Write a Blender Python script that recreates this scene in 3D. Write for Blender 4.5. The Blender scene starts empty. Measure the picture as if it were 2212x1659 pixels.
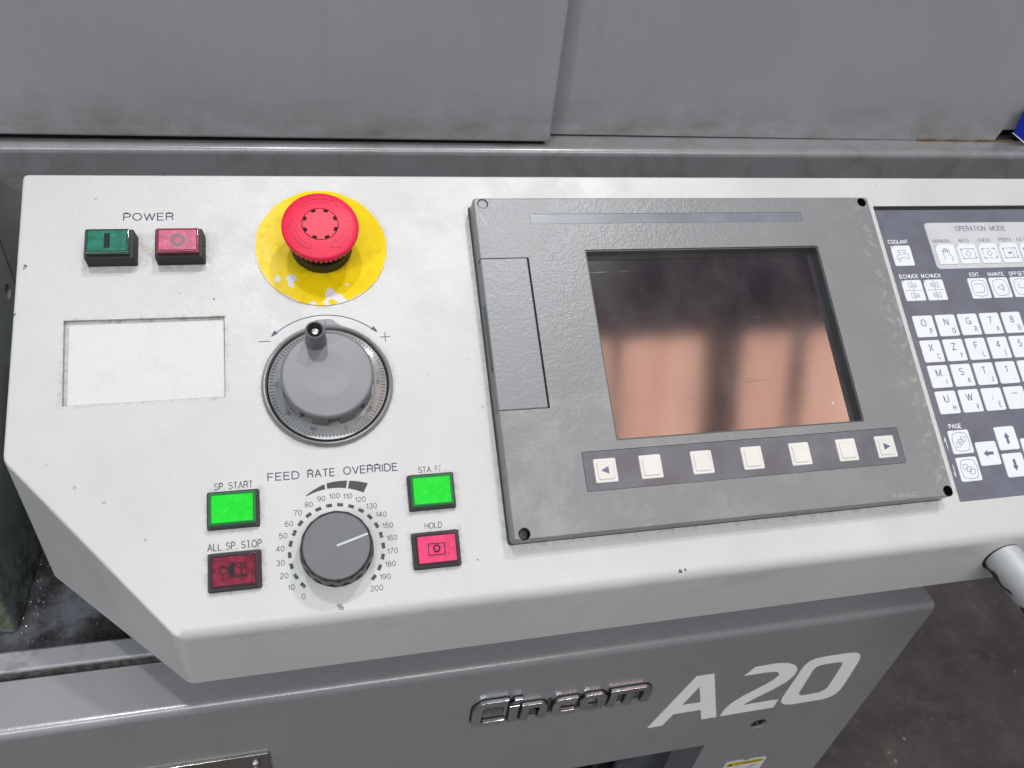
import bpy, bmesh, math, random
from mathutils import Matrix, Vector
from mathutils.geometry import tessellate_polygon
random.seed(7)
sc = bpy.context.scene
COL = sc.collection
MM = 0.001
TILT = 31.946                      # slope of the operator panel, degrees from horizontal
PH = 1.0                           # height of the panel origin above the floor (m)
LAMP_RIGHT, LAMP_LEFT, LAMP_ROOM, HORIZON, ZENITH = 52.0, 47.0, 40.0, 0.12, 0.46

# ------------------------------------------------------------------ camera
cam = bpy.data.cameras.new("camera"); cam_o = bpy.data.objects.new("camera", cam); COL.objects.link(cam_o)
cr, cu, cb = Vector((0.97316, -0.20685, 0.10087)), Vector((0.0558, 0.63732, 0.76858)), Vector((-0.22326, -0.74232, 0.63175))
cm = Matrix((cr, cu, cb)).transposed().to_4x4(); cm.translation = Vector((0.0242, -0.2979, PH + 0.2811)); cam_o.matrix_world = cm
cam.sensor_width = 36; cam.lens = 36 * 1679.0 / 2212; cam.clip_start = 0.01; cam.clip_end = 100
cam.dof.use_dof = True; cam.dof.focus_distance = 0.43; cam.dof.aperture_fstop = 22
sc.camera = cam_o
# ------------------------------------------------------------------ world and lamps
w = bpy.data.worlds.new("World"); sc.world = w; w.use_nodes = True
wn = w.node_tree.nodes; wl = w.node_tree.links; bg = wn["Background"]      # indoor ambience: bright roof lights overhead, dim towards the horizon
wt_, wsp, wmr = wn.new("ShaderNodeTexCoord"), wn.new("ShaderNodeSeparateXYZ"), wn.new("ShaderNodeMapRange")
wl.new(wt_.outputs["Generated"], wsp.inputs[0]); wl.new(wsp.outputs[2], wmr.inputs[0]); wmr.inputs[3].default_value = HORIZON; wmr.inputs[4].default_value = ZENITH
wl.new(wmr.outputs[0], bg.inputs[1]); bg.inputs[0].default_value = (0.90, 0.95, 1.0, 1)
def area(name, loc, target, size, power, col=(0.98, 0.985, 1.0)):
    l = bpy.data.lights.new(name, 'AREA'); l.shape = 'DISK'; l.size = size; l.energy = power; l.color = col
    o = bpy.data.objects.new(name, l); COL.objects.link(o); o.location = loc
    o.rotation_euler = (Vector(target) - Vector(loc)).to_track_quat('-Z', 'Y').to_euler()
area("bay_lamp", (1.25, 0.12, PH + 4.1), (0.15, 0, PH), 0.20, LAMP_RIGHT)
area("bay_lamp", (-0.18, -0.33, PH + 4.1), (0.15, 0, PH), 0.22, LAMP_LEFT)
area("bay_lamp", (-2.6, -2.9, PH + 2.6), (0.15, 0, PH), 0.6, LAMP_ROOM)
tl = bpy.data.lights.new("tube_lamp", 'AREA'); tl.shape = 'RECTANGLE'; tl.size = .18; tl.size_y = 2.3; tl.energy = 11; tl.color = (.84, .92, 1)
t2 = bpy.data.lights.new("tube_lamp", 'AREA'); t2.shape = 'RECTANGLE'; t2.size = 5.0; t2.size_y = .4; t2.energy = 105; t2.color = (.94, .97, 1)
to2 = bpy.data.objects.new("tube_lamp", t2); COL.objects.link(to2); to2.location = (.3, -3.0, PH+3.5); to2.rotation_euler = (math.radians(38), 0, 0)
to = bpy.data.objects.new("tube_lamp", tl); COL.objects.link(to); to.location = (1.0, -1.05, PH+4.3)          # long bluish fixture whose sheen lies on the left of the display unit
sc.view_settings.view_transform = 'Standard'; sc.view_settings.look = 'None'; sc.view_settings.exposure = 0; sc.view_settings.gamma = 1
sc.cycles.max_bounces = 6

# ------------------------------------------------------------------ material helpers
class NT:
    def __init__(s, name):
        s.m = bpy.data.materials.new(name); s.m.use_nodes = True; s.t = s.m.node_tree; s.n = s.t.nodes; s.p = s.n["Principled BSDF"]
        s.out = s.n["Material Output"]; s.tc = s.n.new("ShaderNodeTexCoord")
    def link(s, a, b): s.t.links.new(a, b)
    def val(s, inp, v):
        if hasattr(v, 'is_output') or isinstance(v, bpy.types.NodeSocket): s.link(v, inp)
        else: inp.default_value = v
    def math(s, op, a, b=0.0, c=None, clamp=False):
        n = s.n.new("ShaderNodeMath"); n.operation = op; n.use_clamp = clamp; s.val(n.inputs[0], a); s.val(n.inputs[1], b)
        if c is not None: s.val(n.inputs[2], c)
        return n.outputs[0]
    def noise(s, scale, detail=3, rough=.5, vec=None, dist=0, stretch=None):
        n = s.n.new("ShaderNodeTexNoise"); n.inputs["Scale"].default_value = scale; n.inputs["Detail"].default_value = detail
        n.inputs["Roughness"].default_value = rough; n.inputs["Distortion"].default_value = dist
        v = vec or s.tc.outputs["Object"]
        if stretch:
            mp = s.n.new("ShaderNodeMapping"); mp.inputs["Scale"].default_value = stretch; s.link(v, mp.inputs[0]); v = mp.outputs[0]
        s.link(v, n.inputs["Vector"]); return n.outputs["Fac"]
    def ramp(s, fac, a, b, lo=0.0, hi=1.0):
        n = s.n.new("ShaderNodeMapRange"); n.clamp = True; s.val(n.inputs[0], fac); n.inputs[1].default_value = a; n.inputs[2].default_value = b
        n.inputs[3].default_value = lo; n.inputs[4].default_value = hi; return n.outputs[0]
    def mix(s, fac, a, b):
        n = s.n.new("ShaderNodeMix"); n.data_type = 'RGBA'; s.val(n.inputs[0], fac)
        for i, v in ((6, a), (7, b)):
            if isinstance(v, tuple): n.inputs[i].default_value = (*v[:3], 1)
            else: s.link(v, n.inputs[i])
        return n.outputs[2]
    def bump(s, h, strength, dist, normal=None):
        n = s.n.new("ShaderNodeBump"); n.inputs["Strength"].default_value = strength; n.inputs["Distance"].default_value = dist
        s.link(h, n.inputs["Height"])
        if normal: s.link(normal, n.inputs["Normal"])
        return n.outputs[0]
    def vor(s, scale, rand=1.0, feature='F1', vec=None):
        n = s.n.new("ShaderNodeTexVoronoi"); n.feature = feature; n.inputs["Scale"].default_value = scale; n.inputs["Randomness"].default_value = rand
        s.link(vec or s.tc.outputs["Object"], n.inputs["Vector"]); return n
    def specks(s, scale, radius, density):
        """sparse dots: a few Voronoi cells carry one"""
        warp = s.noise(scale * 6, 2); v = s.vor(scale)
        d = s.math('ADD', v.outputs["Distance"], s.math('MULTIPLY', s.math('SUBTRACT', warp, .5), radius * 1.5))
        near = s.ramp(d, radius, radius * .6)
        sep = s.n.new("ShaderNodeSeparateColor"); s.link(v.outputs["Color"], sep.inputs[0])
        return s.math('MULTIPLY', near, s.math('LESS_THAN', sep.outputs[0], density))
    def boxmask(s, cx, cy, hx, hy, reach):
        """1 at the rim of a rectangle in the panel plane, fading to 0 over reach (metres)"""
        sp = s.n.new("ShaderNodeSeparateXYZ"); s.link(s.tc.outputs["Object"], sp.inputs[0])
        ax = s.math('MAXIMUM', s.math('SUBTRACT', s.math('ABSOLUTE', s.math('SUBTRACT', sp.outputs[0], cx)), hx), 0)
        ay = s.math('MAXIMUM', s.math('SUBTRACT', s.math('ABSOLUTE', s.math('SUBTRACT', sp.outputs[1], cy)), hy), 0)
        d = s.math('SQRT', s.math('ADD', s.math('MULTIPLY', ax, ax), s.math('MULTIPLY', ay, ay)))
        return s.ramp(d, 0, reach, 1, 0)

def simple(name, col, rough=.5, metal=0, spec=.5, coat=0, coat_rough=.05, bump=None, vary=.0, emis=None, es=0, ior=None, trans=0, scratch=0):
    t = NT(name); p = t.p
    c = tuple(col) + (1,)
    p.inputs["Base Color"].default_value = c
    if vary:
        f = t.ramp(t.noise(45, 4, .6), .35, .7); lo = tuple(max(0, x * (1 - vary)) for x in col); hi = tuple(min(1, x * (1 + vary)) for x in col)
        t.link(t.mix(f, lo, hi), p.inputs["Base Color"])
    p.inputs["Roughness"].default_value = rough; p.inputs["Metallic"].default_value = metal; p.inputs["Specular IOR Level"].default_value = spec
    if scratch:
        t.link(t.math('ADD', rough, t.math('MULTIPLY', t.noise(90, 5, .7), scratch), clamp=True), p.inputs["Roughness"])
    p.inputs["Coat Weight"].default_value = coat; p.inputs["Coat Roughness"].default_value = coat_rough
    if ior: p.inputs["IOR"].default_value = ior
    p.inputs["Transmission Weight"].default_value = trans
    if emis: p.inputs["Emission Color"].default_value = (*emis, 1); p.inputs["Emission Strength"].default_value = es
    if bump: t.link(t.bump(t.noise(bump[0], 2, .5), bump[1], bump[2]), p.inputs["Normal"])
    return t.m

def paint(name, col, rough=.42, grain=1100, bs=.35, dirt=(.35, .33, .28), dirt_amt=.25, speck=.06, extra=None, stain=None, spec=.5, mott=(.93, 1.05), coat=0, gd=.8):
    """stove enamel with a leathery grain, grime and chips"""
    t = NT(name); p = t.p
    big = t.noise(9, 5, .55); mid = t.noise(38, 5, .62, dist=.6)
    base = t.mix(t.ramp(big, .32, .68), tuple(x * mott[0] for x in col), tuple(min(1, x * mott[1]) for x in col))
    g = t.math('MULTIPLY', t.ramp(mid, .5, .78), t.ramp(t.noise(420, 3, .6), .35, .65, .3, 1))
    c = t.mix(t.math('MULTIPLY', g, dirt_amt), base, dirt)
    rr = t.math('ADD', t.math('MULTIPLY', mid, .18), rough - .09)
    if extra: c, rr = extra(t, c, rr)
    if stain: c = stain(t, c)
    if speck:
        c = t.mix(t.specks(33, .05, speck), c, tuple(x * .22 for x in col))
        c = t.mix(t.math('MULTIPLY', t.specks(52, .07, speck), .45), c, (.25, .24, .22))
    t.link(c, p.inputs["Base Color"]); t.link(rr, p.inputs["Roughness"]); p.inputs["Specular IOR Level"].default_value = spec
    p.inputs["Coat Weight"].default_value = coat; p.inputs["Coat Roughness"].default_value = .2
    h = t.math('ADD', t.noise(grain, 2.5, .55, dist=gd), t.math('MULTIPLY', t.noise(grain * .3, 2), .5))
    t.link(t.bump(h, bs, .00022), p.inputs["Normal"])
    return t.m

CHIPS = [(197.5,-87.2,1.1,1),(200.3,-86.6,.6,1),(-124.9,99.6,.9,1),(-125.4,98.2,.6,1),(-128.3,73,.7,1),(-93.4,138.6,.8,0),(-51.3,82,.7,0),(-34.6,78,.5,1),(-97.5,-16.8,.9,0),(-84.6,-25.2,.8,0),(-66,-44.5,.7,0),(101.5,10,.5,1),(-60,153.4,.7,1),(222,153.5,.8,0),(96,38,.5,0),(74,30,.4,1),(243,-89,.6,1),(278,-84,.5,0),(388,148,.6,0),(-10,-35,.5,0),(90,-70,.5,1),(-110,-5,.5,0)]
def console_extra(t, c, rr):
    # grime collected round the fittings of the panel
    rim = None
    for cx, cy, hx, hy, reach in [(-83.8, 107, 12, 8.5, 5), (-50.3, 107, 12, 8.5, 5), (-67, 104, 6, 5, 4), (-26.4, -34, 12, 9, 3.5), (-26.3, -63, 12, 9, 3.5), (69.8, -34, 12, 9, 3.5),
                                  (69.6, -63, 12, 9, 3.5), (237, 33.5, 130, 98, 4.5), (380.5, 32, .5, 98, 2), (-67.3, 46.2, 38, 22.4, 2.5)]:
        m = t.boxmask(cx * MM, cy * MM, hx * MM, hy * MM, reach * MM); rim = m if rim is None else t.math('MAXIMUM', rim, m)
    n = t.ramp(t.noise(240, 6, .75), .47, .62)
    c = t.mix(t.math('MULTIPLY', t.math('MULTIPLY', rim, n), .6), c, (.24, .21, .15))
    disc = t.n.new("ShaderNodeVectorMath"); disc.operation = 'DISTANCE'; t.link(t.tc.outputs["Object"], disc.inputs[0])
    for cx, cy, r in ((21.5, 27.4, 33.5), (22.2, 107.7, 35.4), (21.3, -58.2, 17)):
        d = t.n.new("ShaderNodeVectorMath"); d.operation = 'DISTANCE'; t.link(t.tc.outputs["Object"], d.inputs[0]); d.inputs[1].default_value = (cx * MM, cy * MM, 0)
        m = t.ramp(d.outputs["Value"], r * MM, (r + 3) * MM, 1, 0)
        c = t.mix(t.math('MULTIPLY', t.math('MULTIPLY', m, t.ramp(t.noise(260, 5, .7), .4, .65)), .55), c, (.36, .31, .2))
    sm = t.math('MULTIPLY', t.ramp(t.noise(17, 6, .68, dist=.3), .52, .68), .22); c = t.mix(sm, c, (.40, .395, .36))
    rr = t.math('ADD', rr, t.math('MULTIPLY', t.ramp(t.noise(23, 5, .7), .45, .6), .12))
    wob = t.math('MULTIPLY', t.math('SUBTRACT', t.noise(900, 3), .5), .0022)
    for cx, cy, r, dark in CHIPS:
        d = t.n.new("ShaderNodeVectorMath"); d.operation = 'DISTANCE'; t.link(t.tc.outputs["Object"], d.inputs[0]); d.inputs[1].default_value = (cx*MM, cy*MM, -.0003)
        k = t.math('LESS_THAN', t.math('ADD', d.outputs["Value"], wob), r*MM)
        c = t.mix(t.math('MULTIPLY', k, .85), c, (.03, .03, .03) if dark else (.30, .30, .29))
    # brown streak along the front edge
    sp = t.n.new("ShaderNodeSeparateXYZ"); t.link(t.tc.outputs["Object"], sp.inputs[0])
    e = t.math('MULTIPLY', t.ramp(sp.outputs[1], -.0885, -.0925, 0, 1), t.ramp(sp.outputs[1], -.0925, -.101, 1, 0))
    s = t.math('MULTIPLY', e, t.ramp(t.noise(60, 5, .7, stretch=(.35, 1, 1)), .5, .75))
    c = t.mix(t.math('MULTIPLY', s, .45), c, (.3, .25, .2))
    return c, rr

def mildew(t, c):
    sp = t.n.new("ShaderNodeSeparateXYZ"); t.link(t.tc.outputs["Object"], sp.inputs[0])
    low = t.ramp(sp.outputs[2], .075, .0, 0, 1)
    m = t.math('MULTIPLY', low, t.ramp(t.noise(110, 6, .72, dist=.6), .44, .58))
    c = t.mix(m, c, (.035, .06, .03))
    m2 = t.math('MULTIPLY', t.ramp(sp.outputs[1], .0025, .0, 0, 1), t.ramp(t.noise(130, 5, .7), .38, .6))
    return t.mix(t.math('MULTIPLY', m2, .85), c, (.15, .17, .06))

def foot_grime(t, c):
    sp = t.n.new("ShaderNodeSeparateXYZ"); t.link(t.tc.outputs["Object"], sp.inputs[0])
    low = t.ramp(sp.outputs[2], .035, .0, 0, 1)
    m = t.math('MULTIPLY', low, t.ramp(t.noise(55, 6, .7, stretch=(.5, 1, 1)), .36, .7))
    c = t.mix(t.math('MULTIPLY', m, .75), c, (.13, .135, .1))
    run = t.math('MULTIPLY', t.ramp(t.noise(34, 4, .6, stretch=(1.6, 1, .12)), .56, .8), .10)
    return t.mix(run, c, (.14, .14, .15))

def unit_wear(t, c):
    m = t.ramp(t.noise(20, 7, .75, dist=.4), .5, .62)
    sp = t.n.new("ShaderNodeSeparateXYZ"); t.link(t.tc.outputs["Object"], sp.inputs[0])
    reg = t.math('MULTIPLY', t.ramp(sp.outputs[1], -.06, -.13, 0, 1), t.ramp(sp.outputs[0], .2, .06, .25, 1))
    c = t.mix(t.math('MULTIPLY', t.math('MULTIPLY', m, reg), .32), c, (.34, .35, .31))
    edge = t.math('MULTIPLY', t.ramp(sp.outputs[0], .240, .256, 0, 1), t.ramp(t.noise(180, 6, .75), .52, .62))
    return t.mix(t.math('MULTIPLY', edge, .35), c, (.42, .44, .42))

def ledge_stain(t, c):
    m = t.ramp(t.noise(30, 6, .7, dist=1), .5, .72)
    return t.mix(t.math('MULTIPLY', m, .45), c, (.08, .083, .07))

M = {}
M['cream'] = paint("cream_enamel", (.515, .518, .508), .34, 720, .5, (.5, .48, .42), .22, .05, extra=console_extra)
M['cream_plain'] = paint("cream_enamel_plate", (.565, .568, .558), .40, 720, .45, (.42, .4, .33), .45, .05)
M['grey'] = paint("grey_enamel", (.20, .202, .21), .3, 750, .35, (.09, .092, .08), .5, .06, stain=ledge_stain, coat=.8)
M['grey_body'] = paint("grey_enamel_base", (.255, .257, .268), .28, 750, .35, (.15, .15, .15), .3, .03, coat=.5, spec=.8, gd=0)
M['grey_cover'] = paint("grey_enamel_cover", (.33, .333, .35), .36, 750, .28, (.28, .28, .275), .35, .03, stain=foot_grime)
M['grey_block'] = paint("grey_enamel_mildew", (.25, .27, .275), .42, 900, .3, (.07, .08, .07), .6, .06, stain=mildew)
M['unit'] = paint("unit_grey_plastic", (.195, .202, .206), .32, 620, .8, (.3, .31, .29), .2, .02, stain=unit_wear, gd=0)
M['unit_door'] = paint("unit_door_plastic", (.2, .208, .214), .32, 620, .75, (.2, .2, .2), .2, .02, gd=0)
M['bezel'] = simple("bezel_plastic", (.06, .07, .07), .45, vary=.15)
M['gloss_grey'] = simple("glossy_grey_strip", (.16, .175, .2), .3, vary=.2, coat=.15, scratch=.1)
M['membrane'] = simple("membrane_sheet", (.125, .13, .165), .2, vary=.12, coat=.5, coat_rough=.15, scratch=.25)
M['softstrip'] = simple("softkey_sheet", (.11, .12, .14), .22, vary=.2, coat=.15, coat_rough=.12, scratch=.2)
M['membrane_light'] = simple("membrane_light_field", (.52, .53, .54), .25, vary=.06, coat=.4, coat_rough=.2)
M['key_white'] = simple("white_keycap_film", (.70, .72, .745), .28, coat=.3, coat_rough=.12, vary=.02)
M['softkey'] = simple("cream_keycap", (.64, .64, .61), .22, coat=.6, coat_rough=.08, vary=.04, bump=(260, .25, .0004))
M['ink'] = simple("indigo_ink", (.03, .028, .075), .45)
M['ink_black'] = simple("black_ink", (.018, .018, .022), .4, vary=.4)
M['ink_key'] = simple("grey_ink", (.12, .12, .2), .4)
M['ink_white'] = simple("white_ink", (.8, .82, .85), .4)
M['black'] = simple("black_plastic", (.012, .012, .014), .38, vary=.5, scratch=.25)
M['black_rim'] = simple("black_gloss_rim", (.010, .012, .014), .16, scratch=.2)
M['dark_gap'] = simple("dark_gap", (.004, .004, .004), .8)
M['knob_top'] = simple("knob_grey_disc", (.115, .116, .125), .42, vary=.06)
M['knob_side'] = simple("knob_side", (.035, .035, .038), .33, scratch=.15)
M['wheel'] = simple("wheel_grey_plastic", (.175, .18, .188), .30, vary=.06, scratch=.12)
M['wheel_ring'] = simple("oiled_grey_ring", (.20, .2, .208), .14, vary=.15, coat=.8, coat_rough=.05, scratch=.2)
M['wheel_dial'] = simple("oiled_grey_dial", (.19, .195, .195), .24, vary=.2, coat=.8, coat_rough=.06, bump=(300, .3, .0003), scratch=.15)
M['line_white'] = simple("pointer_line", (.5, .55, .6), .4, vary=.2)
M['stop_red'] = simple("stop_red", (.74, .018, .065), .36, vary=.07, scratch=.14, spec=.35)
M['stop_red_center'] = simple("stop_red_centre", (.70, .03, .07), .42, vary=.1, scratch=.15)
M['stop_groove'] = simple("stop_groove", (.20, .015, .03), .5, vary=.6)
M['chrome'] = simple("chrome", (.6, .62, .64), .04, metal=1, scratch=.06)
M['steel'] = simple("stainless_plate", (.42, .4, .37), .16, metal=1, vary=.1, scratch=.15)
M['screw'] = simple("screw_steel", (.42, .42, .42), .3, metal=1, scratch=.2)
M['decal'] = simple("white_decal", (.95, .95, .95), .3, vary=.02)
M['blue'] = simple("blue_card", (.008, .022, .36), .4)
M['white'] = simple("white_edge", (.8, .8, .8), .5)
M['silver'] = simple("silver_paint", (.52, .53, .54), .30, metal=.35, vary=.05, scratch=.15)
M['oil'] = simple("rust_oil", (.03, .017, .012), .3, vary=.6)
M['sticker_yellow'] = simple("sticker_yellow", (.62, .50, .03), .45, vary=.15)
M['sticker'] = simple("sticker_paper", (.72, .72, .7), .4, vary=.08)
M['shaving'] = simple("brass_shaving", (.75, .62, .12), .25, metal=.6)
M['chip'] = simple("metal_shaving", (.5, .5, .48), .2, metal=.8)
M['window_metal'] = simple("inner_slide", (.05, .058, .07), .25, vary=.3)
def lens(name, col, es=0, blot=.25):
    t = NT(name); p = t.p
    f = t.ramp(t.noise(260, 5, .65, dist=.5), .38, .7)
    c = t.mix(f, tuple(x * (1 - blot) for x in col), tuple(min(1, x * (1 + blot) + .012) for x in col))
    t.link(c, p.inputs["Base Color"]); p.inputs["Roughness"].default_value = .3; p.inputs["Specular IOR Level"].default_value = .2
    p.inputs["Coat Weight"].default_value = .3; p.inputs["Coat Roughness"].default_value = .06
    if es: t.link(c, p.inputs["Emission Color"]); p.inputs["Emission Strength"].default_value = es
    return t.m
M['lens_teal'] = lens("unlit_green_lens", (.006, .15, .095))
M['lens_pink'] = lens("pale_red_lens", (.50, .11, .19))
M['lens_lit'] = lens("lit_green_lens", (.0, .46, .012), .42, .06)
M['lens_dim'] = lens("unlit_red_lens", (.19, .004, .028), 0, .5)
M['lens_rose'] = lens("lit_red_lens", (.60, .035, .125), .25, .16)
M['side_green'] = simple("green_lens_side", (.004, .05, .03), .12, coat=1)
M['side_litgreen'] = simple("lit_green_lens_side", (.002, .15, .03), .12, coat=1)
M['side_red'] = simple("red_lens_side", (.20, .006, .03), .12, coat=1)
M['side_dark'] = simple("dark_red_lens_side", (.035, .006, .012), .12, coat=1)
M['symbol'] = simple("lens_symbol", (.006, .01, .011), .4, spec=.2)
M['symbol_grey'] = simple("lens_symbol_grey", (.13, .075, .10), .3)

def mat_glass():
    t = NT("screen_glass"); p = t.p
    n = t.ramp(t.noise(35, 5, .6, stretch=(1, .6, 1)), .4, .75)
    t.link(t.mix(n, (.030, .026, .031), (.070, .064, .070)), p.inputs["Base Color"])
    sc1 = t.ramp(t.noise(240, 4, .7, stretch=(.06, 1, 1)), .66, .74)
    t.link(t.math('ADD', t.math('MULTIPLY', sc1, .12), t.ramp(t.noise(20, 4), .3, .7, .07, .10)), p.inputs["Roughness"])
    p.inputs["IOR"].default_value = 2.75
    sx = t.math('MULTIPLY', t.ramp(t.noise(120, 3, .6, stretch=(.10, 1, 1), dist=.3), .70, .74), t.ramp(t.noise(14, 2), .5, .56))
    c = t.mix(t.math('MULTIPLY', t.specks(75, .075, .22), .8), t.mix(n, (.030, .026, .031), (.070, .064, .070)), (.35, .34, .36))
    c = t.mix(t.math('MULTIPLY', sx, .8), c, (.30, .30, .32))
    t.link(c, p.inputs["Base Color"])
    return t.m
M['glass'] = mat_glass()

def mat_yellow():
    t = NT("worn_yellow_plate"); p = t.p
    sp = t.n.new("ShaderNodeSeparateXYZ"); t.link(t.tc.outputs["Object"], sp.inputs[0])
    pale = t.math('MULTIPLY', t.ramp(sp.outputs[0], -.012, -.030, 0, 1), t.ramp(t.noise(330, 5, .75), .3, .62))
    c = t.mix(t.math('MULTIPLY', pale, .6), (.78, .565, .0), (.72, .62, .2))
    c = t.mix(t.math('MULTIPLY', t.ramp(t.noise(110, 5, .7), .52, .6), .35), c, (.56, .40, .005))
    warp = t.math('MULTIPLY', t.math('SUBTRACT', t.noise(190, 4, .65), .5), .0085)
    m = None
    for cx, cy, r in ((-16.2, -19.0, 2.3), (-17.6, -22.4, 1.4), (3.6, -29.2, 3.0), (6.5, -30.5, 2.6), (9.5, -32.6, 2.2), (12.5, -22.5, 1.0), (-24.6, -19.2, 1.5), (-15.2, 20.4, 1.6), (-6, -34.8, 1.8), (0.5, -35.0, 1.9)):
        d = t.n.new("ShaderNodeVectorMath"); d.operation = 'DISTANCE'; t.link(t.tc.outputs["Object"], d.inputs[0]); d.inputs[1].default_value = (cx * MM, cy * MM, 0)
        k = t.math('LESS_THAN', t.math('ADD', d.outputs["Value"], warp), r * MM); m = k if m is None else t.math('MAXIMUM', m, k)
    d = t.n.new("ShaderNodeVectorMath"); d.operation = 'LENGTH'; t.link(t.tc.outputs["Object"], d.inputs[0])
    rim = t.math('MULTIPLY', t.math('GREATER_THAN', d.outputs["Value"], .0350), t.ramp(t.noise(70, 4), .46, .54))
    c = t.mix(t.math('MAXIMUM', m, rim), c, (.66, .65, .68))
    c = t.mix(t.math('MULTIPLY', t.specks(120, .05, .12), .8), c, (.1, .08, .03))
    # grime round the black collar
    g = t.math('MULTIPLY', t.ramp(d.outputs["Value"], .0165, .0215, 1, 0), t.ramp(t.noise(420, 5, .7), .42, .62))
    c = t.mix(t.math('MULTIPLY', g, .5), c, (.35, .27, .03))
    t.link(c, p.inputs["Base Color"]); p.inputs["Roughness"].default_value = .5; p.inputs["Specular IOR Level"].default_value = .12
    t.link(t.bump(t.noise(700, 3), .25, .0002), p.inputs["Normal"])
    return t.m
M['yellow'] = mat_yellow()

def mat_tray():
    t = NT("oily_tray"); p = t.p
    n = t.ramp(t.noise(20, 8, .7, dist=.15), .44, .56)
    c = t.mix(n, (.12, .124, .15), (.028, .028, .027))
    c = t.mix(t.math('MULTIPLY', t.ramp(t.noise(150, 5, .7), .5, .66), .6), c, (.07, .065, .055))
    t.link(c, p.inputs["Base Color"]); t.link(t.ramp(t.noise(60, 5, .6), .35, .65, .12, .45), p.inputs["Roughness"])
    p.inputs["Coat Weight"].default_value = .5; p.inputs["Coat Roughness"].default_value = .12
    t.link(t.bump(t.noise(240, 5, .7), .5, .0006), p.inputs["Normal"]); return t.m
M['tray'] = mat_tray()
def mat_lip():
    t = NT("oily_lip"); p = t.p
    c = t.mix(t.ramp(t.noise(40, 6, .7), .5, .7), (.27, .275, .29), (.13, .13, .12))
    sp = t.n.new("ShaderNodeSeparateXYZ"); t.link(t.tc.outputs["Object"], sp.inputs[0])
    front = t.math('MULTIPLY', t.ramp(sp.outputs[2], .0397, .0388, 0, 1), t.ramp(t.noise(200, 5, .7), .3, .6, .5, 1))
    c = t.mix(front, c, (.045, .045, .033))
    t.link(c, p.inputs["Base Color"]); p.inputs["Roughness"].default_value = .22; p.inputs["Coat Weight"].default_value = .4
    t.link(t.bump(t.noise(260, 5, .7), .5, .0005), p.inputs["Normal"]); return t.m
M['lip'] = mat_lip()
def mat_floor():
    t = NT("shop_floor"); p = t.p
    a = t.mix(t.ramp(t.noise(5.5, 8, .72), .36, .66), (.022, .018, .018), (.058, .046, .044))
    a = t.mix(t.math('MULTIPLY', t.ramp(t.noise(19, 8, .75), .52, .66), .5), a, (.09, .07, .062))
    a = t.mix(t.math('MULTIPLY', t.specks(26, .10, .35), .7), a, (.2, .18, .175))
    a = t.mix(t.math('MULTIPLY', t.specks(9, .08, .25), .8), a, (.25, .22, .21))
    t.link(a, p.inputs["Base Color"]); t.link(t.ramp(t.noise(12, 5), .3, .7, .25, .5), p.inputs["Roughness"])
    t.link(t.bump(t.noise(60, 4), .3, .002), p.inputs["Normal"]); return t.m
M['floor'] = mat_floor()
def grime_mat():
    t = NT("badge_grime"); p = t.p; t.link(t.mix(t.ramp(t.noise(900, 4, .7), .4, .62), (.012, .012, .010), (.16, .15, .12)), p.inputs["Base Color"]); p.inputs["Roughness"].default_value = .4; t.link(t.bump(t.noise(700, 3), .6, .0004), p.inputs["Normal"]); return t.m
M['grime'] = grime_mat()
def worn_ink(name, col, thr):
    t = NT(name); p = t.p; p.inputs["Base Color"].default_value = (*col, 1)
    tr = t.n.new("ShaderNodeBsdfTransparent"); mx = t.n.new("ShaderNodeMixShader")
    t.link(t.ramp(t.noise(700, 4, .7), thr - .03, thr + .03), mx.inputs[0]); t.link(p.outputs[0], mx.inputs[1]); t.link(tr.outputs[0], mx.inputs[2])
    t.link(mx.outputs[0], t.out.inputs[0]); return t.m
M['ink_worn'] = worn_ink("worn_ink", (.05, .05, .08), .50)
M['ink_chipped'] = worn_ink("chipped_ink", (.022, .022, .03), .60)

# ------------------------------------------------------------------ mesh helpers (millimetres; turned to metres in obj())
def new(): return bmesh.new()
def obj(name, bm, mat, parent=None, smooth=True, axes=((1,0,0),(0,1,0),(0,0,1)), cuts=None, flat_only=False):
    bmesh.ops.recalc_face_normals(bm, faces=bm.faces[:]) if len(bm.faces) > 1 else None
    me = bpy.data.meshes.new(name); bm.to_mesh(me); bm.free()
    o = bpy.data.objects.new(name, me); COL.objects.link(o)
    if cuts:
        tmp = []
        for cb_ in cuts:
            bmesh.ops.recalc_face_normals(cb_, faces=cb_.faces[:])
            cme = bpy.data.meshes.new("cut"); cb_.to_mesh(cme); cb_.free(); co = bpy.data.objects.new("cut", cme); COL.objects.link(co); tmp.append(co)
            md = o.modifiers.new("b", 'BOOLEAN'); md.operation = 'DIFFERENCE'; md.object = co; md.solver = 'EXACT'
        bpy.context.view_layer.update()
        nm = bpy.data.meshes.new_from_object(o.evaluated_get(bpy.context.evaluated_depsgraph_get()))
        o.modifiers.clear(); o.data = nm; nm.name = name; bpy.data.meshes.remove(me); me = nm
        for c_ in tmp: d = c_.data; bpy.data.objects.remove(c_); bpy.data.meshes.remove(d)
    me.transform(Matrix.Scale(MM, 4))
    me.materials.clear(); me.materials.append(mat)
    ax = [Vector(a).normalized() for a in axes]
    for p in me.polygons: p.use_smooth = smooth
    if smooth: me.set_sharp_from_angle(angle=math.radians(38))
    for p in me.polygons:
        if any(abs(p.normal.dot(a)) > .9995 for a in ax): p.use_smooth = False
    if parent: o.parent = parent
    return o
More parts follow.
